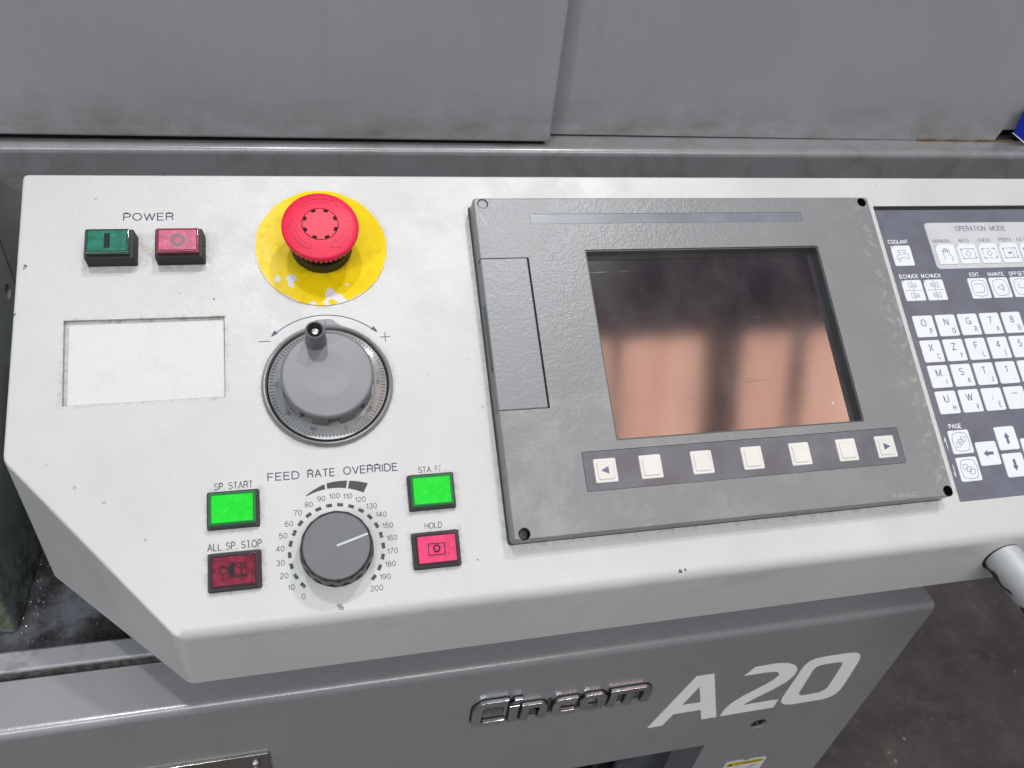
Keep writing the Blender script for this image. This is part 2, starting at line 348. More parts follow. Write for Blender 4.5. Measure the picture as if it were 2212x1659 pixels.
def loft(bm, rings, cap0=True, cap1=True):
    vs = [[bm.verts.new(p) for p in r] for r in rings]; n = len(rings[0])
    for a, b in zip(vs, vs[1:]):
        for i in range(n): bm.faces.new((a[i], a[(i+1) % n], b[(i+1) % n], b[i]))
    if cap0: bm.faces.new(vs[0][::-1])
    if cap1: bm.faces.new(vs[-1])
    return bm
def area2(pts): return sum(pts[i][0]*pts[(i+1)%len(pts)][1]-pts[(i+1)%len(pts)][0]*pts[i][1] for i in range(len(pts)))/2
def offset(pts, d):
    """move a ccw outline inwards by d"""
    n = len(pts); r = []
    for i in range(n):
        a, b, c = Vector(pts[i-1][:2]), Vector(pts[i][:2]), Vector(pts[(i+1) % n][:2])
        e1 = (b-a).normalized(); e2 = (c-b).normalized(); n1 = Vector((-e1.y, e1.x)); n2 = Vector((-e2.y, e2.x)); m = n1+n2
        m = m/max(m.dot(m)/2, .25) if m.length > 1e-6 else n1
        r.append((b.x+m.x*d, b.y+m.y*d))
    return r
def rrect(x0, x1, y0, y1, r=1, seg=5):
    if r <= 0: return [(x0,y0),(x1,y0),(x1,y1),(x0,y1)]
    out = []
    for cx, cy, a0 in ((x1-r, y0+r, -90), (x1-r, y1-r, 0), (x0+r, y1-r, 90), (x0+r, y0+r, 180)):
        for k in range(seg+1):
            a = math.radians(a0 + 90*k/seg); out.append((cx+r*math.cos(a), cy+r*math.sin(a)))
    return out
def rounded(pts, r, seg=4):
    """round the corners of a polygon; r is a number or one per corner"""
    n = len(pts); out = []
    for i in range(n):
        rr = r[i] if isinstance(r, (list, tuple)) else r
        a, b, c = Vector(pts[i-1][:2]), Vector(pts[i][:2]), Vector(pts[(i+1) % n][:2])
        if rr <= 0: out.append(tuple(b)); continue
        d1 = (a-b); d2 = (c-b); k1 = min(rr, d1.length*.48); k2 = min(rr, d2.length*.48)
        p0 = b+d1.normalized()*k1; p2 = b+d2.normalized()*k2
        for s in range(seg+1):
            t = s/seg; q = p0*(1-t)**2+b*2*t*(1-t)+p2*t*t; out.append((q.x, q.y))
    return out
def slab(bm, pts, z0, z1, bev=0, seg=3, draft=0):
    """prism with a rounded upper edge; draft = extra inset at the top of the wall"""
    if area2(pts) < 0: pts = pts[::-1]
    rings = [[(x, y, z0) for x, y in pts]]
    if bev > 0:
        for k in range(seg+1):
            a = math.pi/2*k/seg; o_ = offset(pts, draft+bev*(1-math.cos(a))); rings.append([(x, y, z1-bev+bev*math.sin(a)) for x, y in o_])
    else: rings.append([(x, y, z1) for x, y in (offset(pts, draft) if draft else pts)])
    return loft(bm, rings)
def lathe(bm, prof, cx=0, cy=0, n=96, fn=None, close=False, cap0=True):
    rings = []
    for r, z in prof:
        rings.append([((r+(fn(r, z, 2*math.pi*i/n) if fn else 0))*math.cos(2*math.pi*i/n)+cx, (r+(fn(r, z, 2*math.pi*i/n) if fn else 0))*math.sin(2*math.pi*i/n)+cy, z) for i in range(n)])
    if close:
        rings.append(rings[0]); vs = [[bm.verts.new(p) for p in r] for r in rings[:-1]]; vs.append(vs[0])
        for a, b in zip(vs, vs[1:]):
            for i in range(n): bm.faces.new((a[i], a[(i+1) % n], b[(i+1) % n], b[i]))
        return bm
    return loft(bm, rings, cap0)
def tube(bm, path, r, n=28):
    rings = []
    for i, p in enumerate(path):
        p = Vector(p); d = (Vector(path[min(i+1, len(path)-1)])-Vector(path[max(i-1, 0)])).normalized()
        u = d.cross(Vector((0,0,1))).normalized(); v = u.cross(d)
        rings.append([tuple(p+u*r*math.cos(2*math.pi*k/n)+v*r*math.sin(2*math.pi*k/n)) for k in range(n)])
    return loft(bm, rings)
def ribbon(bm, pts, wd, z=0, th=.03, closed=False):
    """a printed line: mitred strips with a little thickness, broken where the line turns back sharply"""
    if not closed and len(pts) > 2:
        for i in range(1, len(pts)-1):
            e1 = (Vector(pts[i])-Vector(pts[i-1])).normalized(); e2 = (Vector(pts[i+1])-Vector(pts[i])).normalized()
            if e1.dot(e2) < -.15:
                a = Vector(pts[i])+e1*wd*.25; b = Vector(pts[i])-e2*wd*.25
                ribbon(bm, list(pts[:i])+[tuple(a)], wd, z, th); ribbon(bm, [tuple(b)]+list(pts[i+1:]), wd, z+.012, th); return bm
    n = len(pts); L, R_ = [], []
    for i in range(n):
        b = Vector(pts[i]); a = Vector(pts[i-1]) if (i > 0 or closed) else None; c = Vector(pts[(i+1) % n]) if (i < n-1 or closed) else None
        e1 = (b-a).normalized() if a is not None else (c-b).normalized(); e2 = (c-b).normalized() if c is not None else e1
        n1 = Vector((-e1.y, e1.x)); n2 = Vector((-e2.y, e2.x)); m = n1+n2; m = m/max(m.dot(m)/2, .4)
        L.append(b+m*wd/2); R_.append(b-m*wd/2)
    top = [[bm.verts.new((p.x, p.y, z+th)) for p in s] for s in (L, R_)]; bot = [[bm.verts.new((p.x, p.y, z)) for p in s] for s in (L, R_)]
    for i in range(n if closed else n-1):
        j = (i+1) % n
        bm.faces.new((top[1][i], top[1][j], top[0][j], top[0][i]))
        bm.faces.new((top[0][i], top[0][j], bot[0][j], bot[0][i])); bm.faces.new((bot[1][i], bot[1][j], top[1][j], top[1][i]))
    return bm
def poly(bm, pts, z=0, th=.03, holes=()):
    """flat print: filled outline with holes"""
    loops = [[Vector((x, y, 0)) for x, y in l] for l in (pts, *holes)]
    flat = [p for l in loops for p in l]; tv = [bm.verts.new((p.x, p.y, z+th)) for p in flat]; bv = [bm.verts.new((p.x, p.y, z)) for p in flat]
    for t in tessellate_polygon(loops):
        try: bm.faces.new([tv[i] for i in t]); bm.faces.new([bv[i] for i in reversed(t)])
        except ValueError: pass
    k = 0
    for l in loops:
        for i in range(len(l)):
            j = (i+1) % len(l)
            try: bm.faces.new((tv[k+i], tv[k+j], bv[k+j], bv[k+i]))
            except ValueError: pass
        k += len(l)
    return bm
def AR(cx, cy, rx, ry, a0, a1, n=9): return [(cx+rx*math.cos(math.radians(a0+(a1-a0)*k/n)), cy+ry*math.sin(math.radians(a0+(a1-a0)*k/n))) for k in range(n+1)]
GL = {  # grotesque capitals and digits as centre lines: (width, strokes)
 'A': (.72, [[(0,0),(.36,1),(.72,0)], [(.12,.33),(.60,.33)]]), 'B': (.6, [[(0,.53),(.36,.53)]+AR(.36,.765,.22,.235,-90,90)[1:]+[(0,1),(0,0),(.38,0)]+AR(.38,.265,.24,.265,-90,90)[1:]]),
 'C': (.7, [AR(.36,.5,.36,.5,38,322,18)]), 'D': (.66, [[(0,0),(0,1),(.26,1)]+AR(.28,.5,.38,.5,90,-90,12)+[(0,0)]]), 'E': (.56, [[(.56,0),(0,0),(0,1),(.55,1)], [(0,.53),(.5,.53)]]),
 'F': (.52, [[(0,0),(0,1),(.52,1)], [(0,.52),(.45,.52)]]), 'G': (.72, [AR(.36,.5,.36,.5,40,350,18)+[(.72,.47),(.4,.47)], [(.72,.45),(.72,0)]]), 'H': (.62, [[(0,0),(0,1)], [(.62,0),(.62,1)], [(0,.52),(.62,.52)]]),
 'I': (.02, [[(0,0),(0,1)]]), 'J': (.46, [[(.46,1),(.46,.25)]+AR(.23,.24,.23,.24,0,-180,9)]), 'K': (.62, [[(0,0),(0,1)], [(.6,1),(.02,.4)], [(.2,.58),(.62,0)]]), 'L': (.5, [[(0,1),(0,0),(.5,0)]]),
 'M': (.76, [[(0,0),(0,1),(.38,.08),(.76,1),(.76,0)]]), 'N': (.62, [[(0,0),(0,1),(.62,0),(.62,1)]]), 'O': (.76, ['c', AR(.38,.5,.38,.5,0,345,23)]), 'P': (.58, [[(0,0),(0,1),(.32,1)]+AR(.32,.735,.26,.265,90,-90)+[(0,.47)]]),
 'Q': (.76, ['c', AR(.38,.5,.38,.5,0,345,23), [(.46,.24),(.76,-.04)]]), 'R': (.62, [[(0,0),(0,1),(.36,1)]+AR(.36,.755,.24,.245,90,-90)+[(0,.51)], [(.34,.51),(.5,.46),(.56,.3),(.57,.08),(.62,0)]]),
 'S': (.6, [AR(.3,.735,.27,.265,25,225,10)+[(.3,.53)]+AR(.31,.27,.29,.27,65,-160,11)]), 'T': (.62, [[(0,1),(.62,1)], [(.31,1),(.31,0)]]), 'U': (.62, [[(0,1),(0,.32)]+AR(.31,.32,.31,.32,180,360,10)+[(.62,1)]]),
 'V': (.66, [[(0,1),(.33,0),(.66,1)]]), 'W': (.96, [[(0,1),(.25,0),(.48,.96),(.71,0),(.96,1)]]), 'X': (.64, [[(0,0),(.64,1)], [(0,1),(.64,0)]]), 'Y': (.66, [[(0,1),(.33,.42),(.66,1)], [(.33,.44),(.33,0)]]), 'Z': (.6, [[(0,1),(.6,1),(0,0),(.6,0)]]),
 '0': (.54, ['c', AR(.27,.5,.27,.5,0,345,23)]), '1': (.26, [[(0,.76),(.14,.8),(.24,1),(.24,0)]]), '2': (.54, [AR(.27,.72,.26,.28,170,-35,10)+[(.06,.16),(0,0),(.54,0)]]), '3': (.54, [AR(.26,.76,.23,.24,160,-80,10)+AR(.27,.27,.27,.27,80,-165,11)]),
 '4': (.56, [[(.42,0),(.42,1),(0,.28),(.56,.28)]]), '5': (.54, [[(.5,1),(.1,1),(.04,.5)]+AR(.27,.33,.27,.33,120,-155,12)]), '6': (.54, [AR(.29,.66,.25,.34,35,165,8)+[(0,.45)]+AR(.27,.31,.27,.31,180,505,16)]),
 '7': (.52, [[(0,1),(.52,1),(.28,.5),(.16,0)]]), '8': (.54, ['c', AR(.27,.76,.23,.24,0,345,17), 'c', AR(.27,.27,.27,.27,0,345,17)]), '9': (.54, [AR(.25,.34,.25,.34,215,345,8)+[(.54,.55)]+AR(.27,.69,.27,.31,0,325,16)]),
 '.': (.04, [[(0,0),(0,.1)]]), ',': (.1, [[(.1,.28),(.1,.06),(0,-.14)]]), ';': (.1, [[(.1,.7),(.1,.56)], [(.1,.14),(.1,0),(0,-.18)]]), '[': (.2, [[(.2,1.05),(0,1.05),(0,-.1),(.2,-.1)]]), ']': (.2, [[(0,1.05),(.2,1.05),(.2,-.1),(0,-.1)]]),
 '%': (.8, ['c', AR(.18,.76,.17,.22,0,330,11), 'c', AR(.64,.22,.17,.22,0,330,11), [(.16,0),(.64,1)]]), ' ': (.34, [])}
def text_bm(s, x0, x1, y0, y1, z=0, th=.03, bold=0.0, ang=0, wt=.115):
    """grotesque lettering fitted to a box (x0..x1; y0..y1 is the cap height), built stroke by stroke"""
    gap = .235; W = sum(GL[c][0] for c in s)+gap*(len(s)-1); t = (y1-y0)*(wt+bold*.6)
    sx = (x1-x0-t)/max(W, .01) if W > .05 else 1; sy = (y1-y0-t); cx, cy = (x0+x1)/2, (y0+y1)/2; ca, sa = math.cos(ang), math.sin(ang)
    bm = new(); pen = 0; kk = 0
    for c in s:
        closed = False
        for st_ in GL[c][1]:
            if st_ == 'c': closed = True; continue
            q = [(x0+t/2+(pen+px)*sx-cx, y0+t/2+py*sy-cy) for px, py in st_]
            q = [(cx+a*ca-b*sa, cy+a*sa+b*ca) for a, b in q]
            ribbon(bm, q, t, z+(kk % 3)*.008, th, closed); closed = False; kk += 1
        pen += GL[c][0]+gap
    return bm
def text(name, s, x0, x1, y0, y1, mat, parent, z=0, **k): return obj(name, text_bm(s, x0, x1, y0, y1, z, **k), mat, parent, smooth=False)
def ctext(name, s, cx, cy, h, mat, parent, z=0, k=.62, **kw):
    """centred text of cap height h, k = horizontal stretch"""
    W = sum(GL[c][0] for c in s)+.235*(len(s)-1); wd = W*h*k+h*.115; return text(name, s, cx-wd/2, cx+wd/2, cy-h/2, cy+h/2, mat, parent, z, **kw)

RP = Matrix.Rotation(math.radians(TILT), 4, 'X')
def tag(o, label, cat, group=None, kind=None):
    if label: o['label'] = label
    if cat: o['category'] = cat
    if group: o['group'] = group
    if kind: o['kind'] = kind
    return o
def thing(name, loc, label, cat, group=None, panel=True):
    """an Empty at the thing's base; loc in mm, in the panel frame (u, v, height) or in the world frame"""
    o = bpy.data.objects.new(name, None); COL.objects.link(o); o.empty_display_size = .01
    p = Vector(loc)*MM
    o.matrix_world = (Matrix.Translation((0, 0, PH)) @ RP @ Matrix.Translation(p)) if panel else Matrix.Translation(p+Vector((0, 0, PH)))
    return tag(o, label, cat, group)
def struct(name, bm, mat, loc=(0,0,0), **k):
    o = obj(name, bm, mat, None, **k); o.location = Vector(loc)*MM+Vector((0,0,PH)); o['kind'] = 'structure'; return o

# ================================================================== SETTING
bm = new(); bmesh.ops.create_grid(bm, x_segments=1, y_segments=1, size=15000); struct("floor", bm, M['floor'], (0, 0, -PH*1000))
# added unseen roof for the screen to mirror: glowing sheets, dark bars, dark panel
def mat_added_glow():
    t = NT("added_glow"); p = t.p; p.inputs["Base Color"].default_value = (.5, .3, .24, 1); p.inputs["Roughness"].default_value = .6
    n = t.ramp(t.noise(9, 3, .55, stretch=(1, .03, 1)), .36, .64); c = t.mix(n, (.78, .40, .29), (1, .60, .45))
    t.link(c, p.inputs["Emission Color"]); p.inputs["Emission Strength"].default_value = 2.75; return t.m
M['roof'] = mat_added_glow(); M['mirror_dark'] = simple("added_dark_steel", (.03, .028, .035), .6)
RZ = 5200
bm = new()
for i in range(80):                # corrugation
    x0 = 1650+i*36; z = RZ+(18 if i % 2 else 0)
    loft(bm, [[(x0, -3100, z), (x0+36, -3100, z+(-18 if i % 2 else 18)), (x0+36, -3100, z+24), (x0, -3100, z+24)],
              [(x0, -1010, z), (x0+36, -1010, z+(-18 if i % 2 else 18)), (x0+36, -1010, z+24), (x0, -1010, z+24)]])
struct("added_glow_sheet", bm, M['roof'], smooth=False)
bm = new()
for x0, x1 in ((2880, 3150), (2100, 2150), (3650, 3710)): slab(bm, [(x0, -3200), (x1, -3200), (x1, -900), (x0, -900)], RZ-200, RZ-60)
struct("added_dark_bar", bm, M['mirror_dark'], smooth=False)
bm = new(); slab(bm, [(1000, -1000), (4700, -1000), (4700, 500), (1000, 500)], RZ-20, RZ+60); slab(bm, [(1000, -3100), (1640, -3100), (1640, -1005), (1000, -1005)], RZ-20, RZ+60); struct("added_dark_panel", bm, M['mirror_dark'], smooth=False)  # unseen dark panels, added to darken the rest of the screen's reflection

# ------------------------------------------------------------------ covers behind the panel
SL = .004                          # the machine stands very slightly turned to the panel
def zs(x): return 76.0+SL*x        # height of the upper ledge
bd = thing("machine_bed", (0, 180, 76), "long grey enamelled bed casting with a bright rounded top ledge behind the cream panel", "machine casing", panel=False)
def strip(x0, x1, prof):           # prof: (y, dz) around the section, relative to root
    return loft(new(), [[(x, y, z+SL*x) for y, z in prof] for x in (x0, x1)])
r_ = 4.4; arc = [(r_-r_*math.cos(a), -r_+r_*math.sin(a)) for a in [math.pi/2*k/5 for k in range(6)]]
obj("front_strip", strip(-171, 720, [(0, -245)]+arc+[(60, 0.0), (60, -245)]), M['grey'], bd, axes=((1,0,0),(0,1,0),(-SL,0,1)))
cv = thing("machine_cover", (173, 203, 77), "fixed grey sheet-metal cover to the right of the sliding door, grime along its foot", "machine cover", panel=False)
bm = slab(new(), [(-150, .8), (371.4, .8), (374.5, 10.5), (560, 10.5), (560, 260), (-150, 260)], -12, 0, .8, 2)
for v in bm.verts: v.co = Vector((v.co.x, -v.co.z, v.co.y))
obj("cover_panel", bm, M['grey_cover'], cv)
obj("seam_gap", slab(new(), [(366, 13), (560, 13), (560, 16), (366, 16)], 1, 12), M['dark_gap'], cv)
obj("sealing_bead", tube(new(), [(300+i*8, -.2, 1.6+.5*math.sin(i*1.9)) for i in range(12)], .9, 8), simple("brown_sealant", (.12, .08, .03), .6, vary=.5), cv)
dr = thing("sliding_door", (0, 186, 79), "large flat grey sliding door hanging over the ledge at the upper left", "machine door", panel=False)
pts = rounded([(-560, 0), (174, 0.3), (174, 260), (-560, 260)], [0, 2.5, 0, 0], 4)
bm = new(); slab(bm, pts, -15, 0, 1.6, 3)
for v in bm.verts: v.co = Vector((v.co.x, -v.co.z, v.co.y))
obj("door_leaf", bm, M['grey_cover'], dr)
obj("door_gap_strip", slab(new(), [(-560, 4), (171, 4), (171, 10), (-560, 10)], -2.5, 1), M['dark_gap'], dr)  # dark strip filling the gap between door foot and ledge

bc = thing("blue_card", (551, 196, 88), "corner of a bright blue card with a white edge at the far right", "card", panel=False)
for nm, mt, pts in (("card_sheet", 'blue', [(0, 0), (30, -14), (60, 60), (-1, 19)]), ("card_edge", 'white', [(-.9, -.1), (30, -15.5), (30, -14), (0, .2)])):
    bm = new(); slab(bm, pts, 0, .5)
    for v in bm.verts: v.co = Vector((v.co.x, -v.co.z, v.co.y))
    obj(nm, bm, M[mt], bc, smooth=False)

# ------------------------------------------------------------------ block at the left, tray, lip
bl = thing("side_casing", (-171.6, 19.5, -165), "dark grey casing wall left of the cream panel with mildew along its foot", "machine casing", panel=False)
bolt = new(); lathe(bolt, [(4.6, -6), (4.6, 6)], n=28)
for v in bolt.verts: v.co = Vector((v.co.z, v.co.x+147.5, v.co.y+150.5))
bm = new(); slab(bm, rounded([(-300, 0), (0, 0), (0, 300), (-300, 300)], [0, 3, 0, 0], 4), 1.5, 232)
obj("casing_wall", bm, M['grey_block'], bl, cuts=[bolt])
bm = new(); lathe(bm, [(3.9, 0), (3.9, 3), (3, 3.6), (1.6, 3.6), (1.6, 1)], n=20)
for v in bm.verts: v.co = Vector((v.co.z-5, v.co.x+147.5, v.co.y+150.5))
obj("socket_bolt", bm, M['screw'], bl)
tr = thing("drip_tray", (0, 0, -165), "oily dark drip tray with a bright wet lip under the left end of the panel", "tray", panel=False)
obj("tray_floor", slab(new(), [(-520, -18), (440, -18), (440, 230), (-520, 230)], -4, 0), M['tray'], tr)
bm = strip_ = new(); prof = [(-33.6, 28)]+[(-33.6+1.7-1.7*math.cos(a), 40.6-1.7+1.7*math.sin(a)) for a in [math.pi/2*k/5 for k in range(6)]]+[(-22, 40.6), (-20.5, 39.5), (-20.5, 0), (-24, 0), (-24, 28)]
loft(bm, [[(x, y, z) for y, z in prof] for x in (-520, 400)]); obj("tray_lip", bm, M['lip'], tr)
bm = new(); random.seed(3)
for i in range(150):
    if i < 95: y = random.uniform(-15, 80); x = -171+abs(random.gauss(0, 5))
    else: x = random.uniform(-168, -60); y = random.uniform(-17, 60)
    s = random.uniform(.25, .75); a = random.uniform(0, 3.14); z = .3; pts = [(s, 0), (.2*s, .45*s), (-s, .1*s), (-.2*s, -.4*s)]
    q = [(x+px*math.cos(a)-py*math.sin(a), y+px*math.sin(a)+py*math.cos(a)) for px, py in pts]
    loft(bm, [[(*p, 0) for p in q], [(p[0]*.999+x*.001, p[1], z+random.uniform(0, .6)) for p in q]])
obj("metal_swarf", bm, M['chip'], tr, smooth=False)['kind'] = 'stuff'

# ------------------------------------------------------------------ lower machine base
mb = thing("front_cabinet", (0, -66.7, -130), "grey enamelled machine base with chrome badge and large white A20 below the cream panel", "machine base", panel=False)
X1 = 407.3
def to_front(bm, y=0):             # (x, z) outline drawn flat -> stands on the front face, thickness towards the viewer
    for v in bm.verts: v.co = Vector((v.co.x, y-v.co.z, v.co.y+130))
    return bm
r_ = 4.6; arc = [(r_-r_*math.cos(a), -r_+r_*math.sin(a)) for a in [math.pi/2*k/5 for k in range(6)]]
secs = [(0, -868)]+arc+[(31.0, 0), (32.2, -1.2), (32.2, -868)]
bm = new(); rings = []
for x, ins in ((-620, 0), (X1-2.2, 0), (X1-.7, .5), (X1, 2.0)):
    rings.append([(x, y+(ins if y < 5 else 0), z-(ins if z > -5 else 0)) for y, z in secs])
loft(bm, rings)
win = to_front(slab(new(), [(120, -283), (281, -283), (281, -560), (120, -560)], -40, 5))
hole = to_front(lathe(new(), [(6.6, -3), (6.6, 4)], 318.9, -262.6, 40))
obj("front_panel", bm, M['grey_body'], mb, cuts=[win, hole])
obj("window_slide", to_front(slab(new(), [(238, -282), (300, -282), (300, -560), (228, -560)], -34, -26.5)), M['window_metal'], mb)
obj("window_dark", to_front(slab(new(), [(100, -270), (300, -270), (300, -570), (100, -570)], -48, -40)), M['dark_gap'], mb)
for x0, x1, m_ in ((193, 201, 'black'), (214, 219, 'black')): obj("window_rail", to_front(slab(new(), [(x0, -275), (x1, -275), (x1, -560), (x0, -560)], -38, -30)), M[m_], mb)
bm = new(); lathe(bm, [(5.9, -3), (5.9, -1.4), (3.6, -.6), (3.0, -1.2), (2.2, -2.4)], 318.9, -262.6, 32); obj("recessed_bolt", to_front(bm), M['oil'], mb)
# chrome badge letters
C_ = rounded([(117.4,-165.2),(101,-165.2),(95.6,-170.5),(94.9,-188.5),(99.5,-193.2),(116.2,-193.2),(116.3,-188.6),(103,-188.6),(101.2,-187),(101.8,-172.5),(103,-170.6),(116.8,-170.6)], [0,3,3,3,3,0,0,1,1,1,1,0], 3)
i_ = [(118.6,-193),(118.6,-173.6),(124.8,-173.6),(124.4,-193)]
d_ = [(118.8,-171),(121.2,-166.2),(125.8,-166.2),(124.2,-171)]
n_ = rounded([(126.5,-193.4),(126.8,-174.8),(140.5,-174.8),(143.6,-178.5),(143.6,-193.4),(138.4,-193.4),(138.4,-179.4),(131.8,-179.4),(131.6,-193.4)], [0,0,2,2,0,0,.6,0,0], 3)
c_ = rounded([(163.2,-174.8),(150.5,-174.8),(147.2,-178.4),(147.0,-190),(150,-193.4),(162.6,-193.4),(162.6,-189),(153.2,-189),(152.5,-188),(152.6,-180),(153.4,-179.2),(162.8,-179.2)], [0,2,2,2,2,0,0,.5,.5,.5,.5,0], 3)
o_ = rounded([(169,-174.6),(180.2,-174.6),(183.4,-178.5),(183.2,-190),(180,-193.4),(168.6,-193.4),(165.6,-190),(165.6,-178.5)], 2, 3); oi_ = rrect(171, 177.4, -189, -179, .7, 2)
m_ = rounded([(185,-193.8),(185.2,-174.4),(210.5,-174.4),(214,-178.5),(214,-193.8),(208.6,-193.8),(208.4,-179),(202.2,-179),(202,-193.8),(196.4,-193.8),(196.2,-179),(190.4,-179),(190.2,-193.8)], [0,.8,2.4,2.4,0,0,.5,.5,0,0,.5,.5,0], 3)
def badge(pts, hole=None):
    cuts = None
    bm = slab(new(), pts, 0, 3.0, .45, 3)
    if hole: cuts = [to_front(slab(new(), hole[::-1] if area2(hole) < 0 else hole, -1, 6))]
    L = obj("badge_letter", to_front(bm), M['chrome'], mb, cuts=cuts)
    obj("letter_base", to_front(slab(new(), offset(pts if area2(pts) > 0 else pts[::-1], -.55), .1, .9)), M['black'], L, cuts=[to_front(slab(new(), hole, -1, 6))] if hole else None)
    return L
for q in ([(101.5,-188.8),(116,-188.8),(116.5,-177),(101.8,-176)], [(132,-193),(138.2,-193),(138.2,-180),(132,-180)], [(152.6,-188.9),(162,-188.9),(162,-180),(152.7,-180)], [(171.2,-188.8),(177.2,-188.8),(177.2,-179.5),(171.2,-179.5)], [(190.6,-193),(196,-193),(196,-179.4),(190.6,-179.4)], [(202.2,-193),(208.3,-193),(208.3,-179.4),(202.2,-179.4)], [(143.6,-193),(147,-193),(147,-175),(143.6,-175)], [(183.3,-193),(185.2,-193),(185.2,-174),(183.3,-174)], [(163.2,-193),(165.7,-193),(165.7,-175),(163.2,-175)]):
    obj("badge_grime", to_front(poly(new(), q, 0.03, .06)), M['grime'], mb, smooth=False)
badge(C_); badge(i_); badge(d_); badge(n_); badge(c_); badge(o_, oi_); badge(m_)
# grime behind the badge
A_o = [(224.5,-238.9),(245.1,-176.0),(257.9,-176.0),(277.7,-239.3),(266.0,-239.3),(261.4,-224.4),(240.6,-224.4),(235.9,-238.9)]; A_i = [(251.2,-190.6),(244.4,-213.2),(258.2,-213.2)]
T_ = [(282.6,-185.4),(287.6,-175.6),(303,-175),(314,-177.3),(321,-182.5),(324.2,-189),(324,-196),(321,-203),(314,-210.5),(304,-218.5),(294.3,-227.8),(323.1,-227.8),(323.1,-239.2),(280.5,-239.2),(281.2,-229),(284.6,-221.6),(292,-213),(302,-204.4),(308.5,-197.6),(311,-192),(310,-188.4),(306,-186),(297.7,-185.2)]
Z_o = rounded([(327.5,-181),(334,-175.8),(366,-175.8),(372.6,-184),(374.8,-230),(369,-239.2),(333,-239.2),(325.6,-232)], 9, 5); Z_i = rounded([(337.6,-189.5),(341,-186.4),(358,-186.4),(360.2,-190),(361,-223.5),(356.5,-228),(341.5,-228),(338,-224.5)], 4, 3)
obj("decal_letter", to_front(poly(new(), A_o, 0.02, .08, (A_i,))), M['decal'], mb, smooth=False)
obj("decal_digit", to_front(poly(new(), rounded(T_, [0,0]+[2]*8+[0,0,0,0]+[2]*8+[0], 3), 0.02, .08)), M['decal'], mb, smooth=False)
obj("decal_digit", to_front(poly(new(), Z_o, 0.02, .08, (Z_i,))), M['decal'], mb, smooth=False)

pl = thing("stainless_plate", (-25, -66.9, -187), "shiny stainless steel plate screwed to the machine base at the bottom left", "plate", panel=False)
def plf(bm):
    for v in bm.verts: v.co = Vector((v.co.x, -v.co.z, v.co.y))
    return bm
obj("plate_sheet", plf(slab(new(), rounded([(-160, -120), (0, -120), (0, 0), (-160, 0)], [0, 0, 1, 0], 3), 0, 1.6, .4)), M['steel'], pl)
obj("round_head_screw", plf(lathe(new(), [(2.9, 1.6), (2.8, 2.4), (2.2, 3.4), (1.3, 3.8), (1.1, 3.0)], -8.2, -9.6, 28)), M['screw'], pl)

at = thing("attention_sticker", (309, -66.9, -322.4), "torn white sticker with a yellow ATTENTION header at the bottom edge of the base", "sticker", panel=False)
sk = [(0, -40), (38, -40), (37.8, -1.6), (24, 0.2), (19.5, -2.6), (17.5, -1.0), (15, 1.2), (1.5, 1)]
obj("sticker_sheet", plf(poly(new(), sk, .02, .12)), M['sticker'], at, smooth=False)
obj("sticker_header", plf(poly(new(), [(2.8, -8.4), (36.2, -8.4), (35.2, -2.8), (22.5, -2.4), (19.8, -4.2), (17, -2.2), (3.4, -1.4)], .16, .03)), M['sticker_yellow'], at, smooth=False)
obj("warning_triangle", plf(poly(new(), [(4, -7.4), (9, -7.4), (6.5, -3)], .2, .03)), M['ink_black'], at, smooth=False)
obj("printed_word", plf(text_bm("ATTENTION", 10.5, 35, -7.0, -3.8, .2, .03, bold=.12)), M['ink_black'], at, smooth=False)
obj("printed_figure", plf(poly(new(), rounded([(24, -14), (30, -10.5), (32, -11.5), (29, -18), (24, -18)], 1.5), .16, .03)), M['membrane_light'], at, smooth=False)

# ================================================================== CONSOLE
cs = thing("operator_console", (0, 0, 0), "long cream textured steel operator panel with chamfered left end", "control panel")
IR = RP.inverted()
def w2p(p): return IR @ Vector(p)
ct, st = math.cos(math.radians(90-TILT)), math.sin(math.radians(90-TILT))
FV = -90.0                         # panel coordinate of the front edge
outline = [(-129.2, 153.7), (-128.9, -1.0), (-52.6, FV), (640, FV), (640, 153.7)]           # (u, v) in the panel plane
filr = [1.3, 1.6, 1.8, 6.5, 1.3]
pts = outline[::-1]; rr = filr[::-1]; P = []; Rr = []
n = len(pts)
for i in range(n):                 # rounded corners in plan, with the fillet size carried along
    a, b, c = Vector(pts[i-1]), Vector(pts[i]), Vector(pts[(i+1) % n]); k = 3.0
    p0 = b+(a-b).normalized()*k; p2 = b+(c-b).normalized()*k
    for s in range(5):
        t = s/4; q = p0*(1-t)**2+b*2*t*(1-t)+p2*t*t; P.append((q.x, q.y)); Rr.append(rr[i])
def front_fillet(u, v):            # the front edge is rounded more than the others
    return 4.6 if v < FV+.8 and u > -50 else 1.6
Rr = [front_fillet(*p) for p in P]
if area2(P) < 0: P = P[::-1]; Rr = Rr[::-1]
inw = [(Vector(q)-Vector(p)) for p, q in zip(P, offset(P, 1.0))]
WB = -88.0
bot = []; rings = []
for (u, v) in P:                   # world-vertical walls down to a level underside
    X, Y, Z = u, v*math.cos(math.radians(TILT)), v*math.sin(math.radians(TILT)); bot.append(tuple(w2p((X, Y, WB))))
rings.append(bot)
down = w2p((0, 0, -1))
for s in range(7):
    t = s/6; ring = []
    for (u, v), f, d in zip(P, Rr, inw):
        e = Vector((u, v, 0)); p0 = e+down*f; p2 = e+Vector((d.x, d.y, 0))*f; q = p0*(1-t)**2+e*2*t*(1-t)+p2*t*t; ring.append(tuple(q))
    rings.append(ring)
bm = loft(new(), rings)
ca_, sa_ = math.radians(-.25), 0
rec = [(-105.9, 68.8), (-104.7, 23.6), (-29.5, 23.8), (-29.4, 68.4)]
